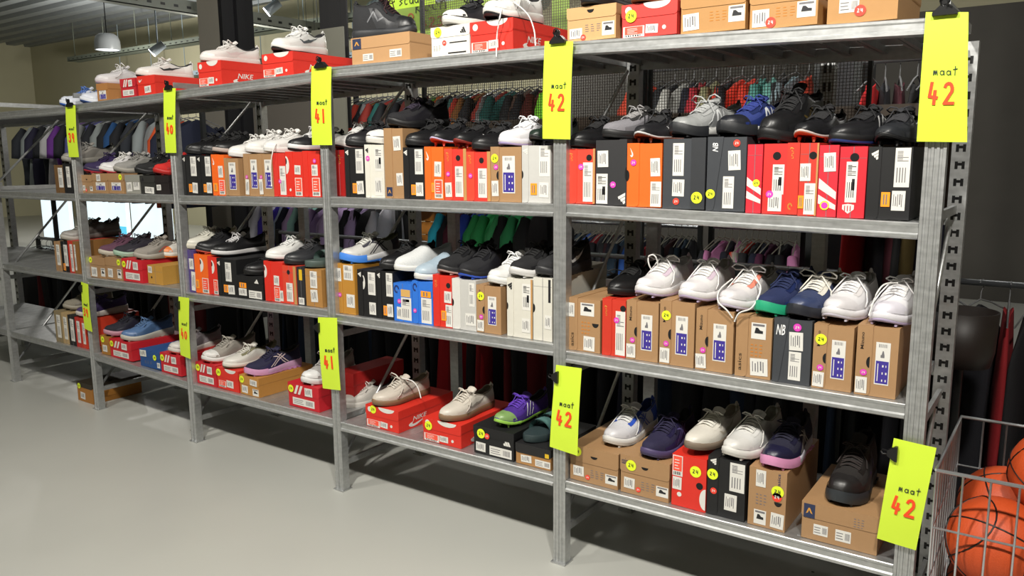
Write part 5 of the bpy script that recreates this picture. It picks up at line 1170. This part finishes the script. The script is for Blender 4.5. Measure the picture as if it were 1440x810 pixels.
def finish_garments():
    for g in [q for q in C0.objects if q.name.startswith('hanging_garment')]:
        n = GC[(g['_nm'], g['_k'])]; i = g['_i']
        pos = 'only one' if n == 1 else ('leftmost' if i == 1 else ('rightmost' if i == n else (ORD[i-1] if i <= len(ORD) else str(i)+'th')+' from left'))
        g['label'] = '%s %s, %s, %s' % (g['_nm'], 'garment' if 'shirt' not in g['_nm'] and 'jacket' not in g['_nm'] else '', pos if n > 1 else 'the only one', 'on '+g['_k'])
        g['label'] = ' '.join(g['label'].replace(' ,', ',').split())
        if len(g['label'].split()) > 16: print('LONG', g['label'])
        LABELS[g['label']] = LABELS.get(g['label'], 0)+1
        for k in ('_nm', '_k', '_i'): del g[k]
D = [('22242a', 'charcoal'), ('1c1e2c', 'dark navy'), ('2a2c30', 'black-grey'), ('1a2038', 'navy')]
def mix(acc): return acc
# upper rail seen through the mesh, right bay
zt = at(1000, 92, 2.1).z
rail('a', at(905, 110, 2.1).x, at(1150, 110, 2.1).x+.0, 2.1, zt, [('d04a34', 'coral red'), D[0], D[2], ('d8d8d2', 'white'), D[1], ('b02c38', 'dark red'), ('8e8c6a', 'olive'), D[0], ('e0402c', 'bright red'), ('e0402c', 'bright red'), ('5a9c94', 'teal'), ('6aa69c', 'pale teal'), D[2], ('8aa0a8', 'blue-grey')], .062, place='the upper rail behind the right bay mesh')
zt2 = at(650, 114, 2.1).z
rail('b', at(500, 120, 2.1).x, at(790, 120, 2.1).x, 2.1, zt2, [('5c5a58', 'grey'), ('3a6a66', 'dark teal'), ('b83c2c', 'red'), ('8a5a2c', 'tan brown'), D[0], ('888a8c', 'light grey'), ('a03830', 'brick red'), ('2f6e6a', 'teal'), D[2], ('6a5248', 'brown'), D[0], ('5c201c', 'maroon'), ('78c832', 'lime green'), ('c8662c', 'orange'), D[1], D[0]], .062, place='the upper rail behind the fourth bay mesh')
# far lower rails seen between second and third shelves of the right bay
zt = at(900, 312, 3.2).z
rail('c', at(800, 320, 3.2).x, at(985, 320, 3.2).x, 3.2, zt-.02, [D[1], ('22384a', 'slate blue'), D[0], ('2c5cb0', 'bright blue'), D[3], ('8c1f2a', 'dark red'), D[0], D[2], ('3a1c22', 'maroon')], .048, place='the far rail left in the right bay gap', hang='8c8a7c')
zt = at(1080, 322, 2.7).z
rail('d', at(1000, 340, 2.7).x, at(1130, 340, 2.7).x, 2.7, zt, [D[0], ('d88cc0', 'pink'), D[1], ('d88cc0', 'pink'), ('c0bcb0', 'cream'), ('c8301c', 'red'), D[2], D[3], ('5a2848', 'plum'), D[0]], .045, place='the middle rail in the right bay gap', hang='a8a494')
zt = at(1240, 332, 3.0).z
rail('e', at(1190, 340, 3.0).x, at(1300, 340, 3.0).x, 3.0, zt, [D[0], D[3], ('6a7a90', 'grey-blue'), D[1], D[2]], .05, place='the rail at right in the right bay gap', hang='909aa4')
# upper right: long dark garments
zt = at(1250, 84, 1.2).z
rail('f', at(1208, 100, 1.2).x, at(1310, 100, 1.2).x+.1, 1.2, zt, [('c01c20', 'bright red'), ('1c1c22', 'black'), ('4a1824', 'maroon'), ('161618', 'jet black'), ('4a3c14', 'dark gold'), ('1c1e3c', 'indigo'), ('161618', 'jet black'), ('7c1422', 'wine red'), ('1a1a1e', 'black')], .05, True, place='the near rail behind the right end')
# third bay gap: pale shirts and purple, then green and blue shirts
zt = at(500, 266, 1.75).z
rail('g', at(388, 300, 1.75).x, at(560, 300, 1.75).x, 1.75, zt, [('d8d8e4', 'white'), ('3c2ca8', 'violet blue shirt'), ('3c2ca8', 'violet blue shirt'), ('b8c8e8', 'pale blue'), ('14182c', 'dark navy'), ('c8a8dc', 'lilac shirt'), ('a8dcd4', 'mint'), ('14161c', 'black'), ('c4a8dc', 'lilac shirt'), ('c4a8dc', 'lilac shirt'), ('c4a8dc', 'lilac shirt'), ('1c1c22', 'black'), ('bca4d6', 'lilac shirt'), ('17171a', 'black')], (at(560, 300, 1.75).x-at(388, 300, 1.75).x)/14.5, place='the rail behind the third and fourth bays', tilt=.3)
zt = at(700, 268, 1.6).z
rail('h', at(640, 300, 1.6).x, at(775, 300, 1.6).x, 1.6, zt, [('2cc0e0', 'cyan'), ('5c1c34', 'wine'), ('1a1a22', 'black'), ('2c4cc0', 'royal blue shirt'), ('2c4cc0', 'royal blue shirt'), ('38b064', 'green shirt'), ('38b064', 'green shirt'), ('1c1e20', 'black'), ('4cc078', 'light green shirt'), ('3aa868', 'green shirt'), ('1c1e20', 'black')], (at(775, 300, 1.6).x-at(640, 300, 1.6).x)/11.5, place='the rail behind the fourth bay gap', tilt=.3)
# left bays: jackets
zt = at(180, 150, 1.2).z
rail('i', at(88, 170, 1.2).x-.3, at(240, 170, 1.2).x, 1.2, zt, [('2c3038', 'dark grey jacket'), ('8a9294', 'grey jacket'), ('26243c', 'ink blue jacket'), ('1c1e24', 'black jacket'), ('d0d0d4', 'white jacket'), ('6c3490', 'purple jacket'), ('24262c', 'black jacket'), ('5a5a98', 'lavender jacket'), ('a8acac', 'pale grey jacket'), ('22242a', 'black jacket'), ('8c9494', 'grey jacket'), ('1e2024', 'black jacket'), ('1f4c80', 'blue jacket'), ('1a1c22', 'black jacket')], .11, place='the rail behind the leftmost bays', tilt=.2)
zt = at(268, 152, 1.3).z
rail('j', at(252, 170, 1.3).x-.02, at(285, 170, 1.3).x, 1.3, zt, [('e05a2c', 'orange jacket'), ('1c2238', 'navy jacket'), ('1c2238', 'navy jacket')], .08, place='the short rail left of the column', tilt=.2)
# long garments behind the bottom shelf, black ones added to keep the gap dark
zt = at(640, 430, 1.35).z
rail('k', at(400, 480, 1.35).x, 1.75, 1.35, .90, [('16181c', 'black'), ('1a2c44', 'dark blue'), ('141418', 'jet black'), ('1a1c24', 'black'), ('16161a', 'jet black'), ('1a2c44', 'dark blue'), ('141418', 'jet black'), ('16181c', 'black'), ('101014', 'jet black'), ('1a2c44', 'dark blue'), ('16181c', 'black'), ('16161a', 'jet black'), ('14141c', 'black'), ('16161a', 'jet black'), ('14141c', 'black'), ('16161a', 'jet black'), ('8c141c', 'deep red'), ('141418', 'jet black'), ('b01822', 'red'), ('b01822', 'red'), ('8c141c', 'deep red'), ('1c1c20', 'black'), ('6a1018', 'wine'), ('16161a', 'jet black'), ('6a1018', 'wine'), ('14141c', 'black'), ('121216', 'jet black'), ('15151a', 'black'), ('101014', 'jet black'), ('121216', 'jet black'), ('14141c', 'black'), ('1a1c30', 'dark blue'), ('121216', 'jet black')], .085, True, place='the low rail behind the bottom shelf', tilt=.9)
zt = at(180, 348, 1.3).z  # rail of dark clothes added to darken the view below the left bays
rail('l', at(60, 400, 1.3).x, at(355, 400, 1.3).x, 1.3, zt, [('16181c', 'black'), ('141418', 'jet black'), ('1a1c24', 'blue-black'), ('5c1218', 'dark red'), ('16161a', 'jet black'), ('1c1c20', 'charcoal')], .10, True, place='the low rail behind the leftmost bays', tilt=.9)
finish_garments()

# wooden slatted stand behind (orange boards)
e = empty('wooden_stand', (at(592, 330, 2.4).x, 2.4, 0)); p0, p1 = at(590, 300, 2.4), at(626, 345, 2.4)
for i in range(8):
    b = MB(); b.box((0, 0, .62+i*.1), (p1.x-p0.x+.02, .03, .62+i*.1+.094)); build(b, 'plank', mat('b97a30', .5, 0, .2, 8), e)
b = MB(); b.box((.02, .031, 0), (.06, .05, 1.42)); b.box((p1.x-p0.x-.05, .031, 0), (p1.x-p0.x-.01, .05, 1.42)); build(b, 'frame', DARKSTEEL, e)
tag(e, 'orange-brown plank stand seen behind the fourth bay', 'stand')
# big red box behind the bottom shelf at left, dark crates
# ------------------------------------------------------------------ wire cage with basketballs at the right end
cx0, cx1, cy0, cy1, ch_ = 1.135, 1.72, -.06, .44, .62
e = empty('wire_cage', (cx0, cy0, 0)); WIRE = mat('c9cccf', .35, .7)
def wire(pts, r=.003, nm='wire'):
    b = MB(); b.tube([(x-cx0, y-cy0, z) for x, y, z in pts], r, 6); return build(b, nm, WIRE, e)
for z in (.05, .19, .33, .47, .62):
    wire([(cx0, cy0, z), (cx1, cy0, z), (cx1, cy1, z), (cx0, cy1, z), (cx0, cy0, z)], .005 if z in (.05, .62) else .003, 'ring_wire')
n = 10
for i in range(n+1):
    x = lerp(cx0, cx1, i/n); wire([(x, cy0, 0.02), (x, cy0, ch_)]); wire([(x, cy1, 0.02), (x, cy1, ch_)])
for i in range(1, 9):
    y = lerp(cy0, cy1, i/9); wire([(cx0, y, .02), (cx0, y, ch_)]); wire([(cx1, y, .02), (cx1, y, ch_)])
for i in range(5):
    x = lerp(cx0, cx1, i/4); wire([(x, cy0, .05), (x, cy1, .05)])
tag(e, 'white wire cage full of basketballs at the right end', 'cage')
def ball(x, y, z, rot, label, r=.119):
    e = empty('basketball', (x, y, z), rot)
    b = MB(); G = []
    for i in range(17):
        th = math.pi*i/16; G.append([(r*math.sin(th)*math.cos(2*math.pi*k/32), r*math.sin(th)*math.sin(2*math.pi*k/32), r*math.cos(th)) for k in range(32)])
    b.grid(G, 0, True, True); build(b, 'ball_skin', mat('bd481a', .55, 0, .08, 300, .4), e)
    b = MB(); R = r*1.001
    def circ(f): b.tube([f(2*math.pi*k/40) for k in range(41)], .0022, 4, 0, False)
    circ(lambda a: (R*math.cos(a), R*math.sin(a), 0)); circ(lambda a: (R*math.cos(a), 0, R*math.sin(a)))
    for sg in (-1, 1): circ(lambda a, sg=sg: Vector((sg*(.52+.2*math.cos(2*a)), math.cos(a)*.8, math.sin(a)*.8)).normalized()*R)
    build(b, 'black_seams', BLACK, e); tag(e, label, 'ball', 'basketballs in the cage')
for q in ((1.262, .065, .17, (.3, .5, .2), 'orange basketball at the bottom of the cage front'), (1.505, .07, .17, (1, .2, .9), 'orange basketball at the bottom right of the cage front'), (1.262, .31, .17, (.7, .1, .2), 'orange basketball at the bottom rear of the cage'), (1.51, .315, .17, (.2, .9, .4), 'orange basketball at the bottom rear right of cage'),
          (1.27, .07, .41, (.9, .4, .1), 'orange basketball in second layer by the cage front'), (1.52, .075, .41, (.2, .3, 1.2), 'orange basketball in second layer at front right'), (1.27, .315, .41, (.5, 1, .6), 'orange basketball in second layer at the rear'), (1.52, .32, .41, (.1, .4, .6), 'orange basketball in second layer at rear right'), (1.39, .19, .58, (.4, .2, .3), 'topmost orange basketball peeping over the cage rim')):
    ball(*q)
# dark basket on a hook above the cage, with its wire stand
p = at(1352, 470, .75); e = empty('black_bin', p)
b = MB(); G = []
for r, z in ((.0, -.10), (.09, -.10), (.10, -.05), (.105, .08), (.10, .08), (.095, -.04), (.0, -.06)):
    G.append([(r*math.cos(2*math.pi*k/24), r*math.sin(2*math.pi*k/24), z) for k in range(24)])
b.grid(G, 0, True, True); build(b, 'bin_shell', mat('241c18', .5), e)
b = MB(); b.tube([(0, 0, -.10), (0, 0, -p.z)], .014, 8); build(b, 'pole', DARKSTEEL, e)
b = MB(); b.tube([(0, 0, -p.z), (0, 0, -p.z+.02)], .14, 20); build(b, 'base', DARKSTEEL, e)
tag(e, 'dark round bin on a pole behind the right-hand post', 'bin')
for k, v in LABELS.items():
    if v > 1 and k != 'x': print('DUP LABEL', v, k)
# lights, camera and everything above are plain geometry; nothing else is needed
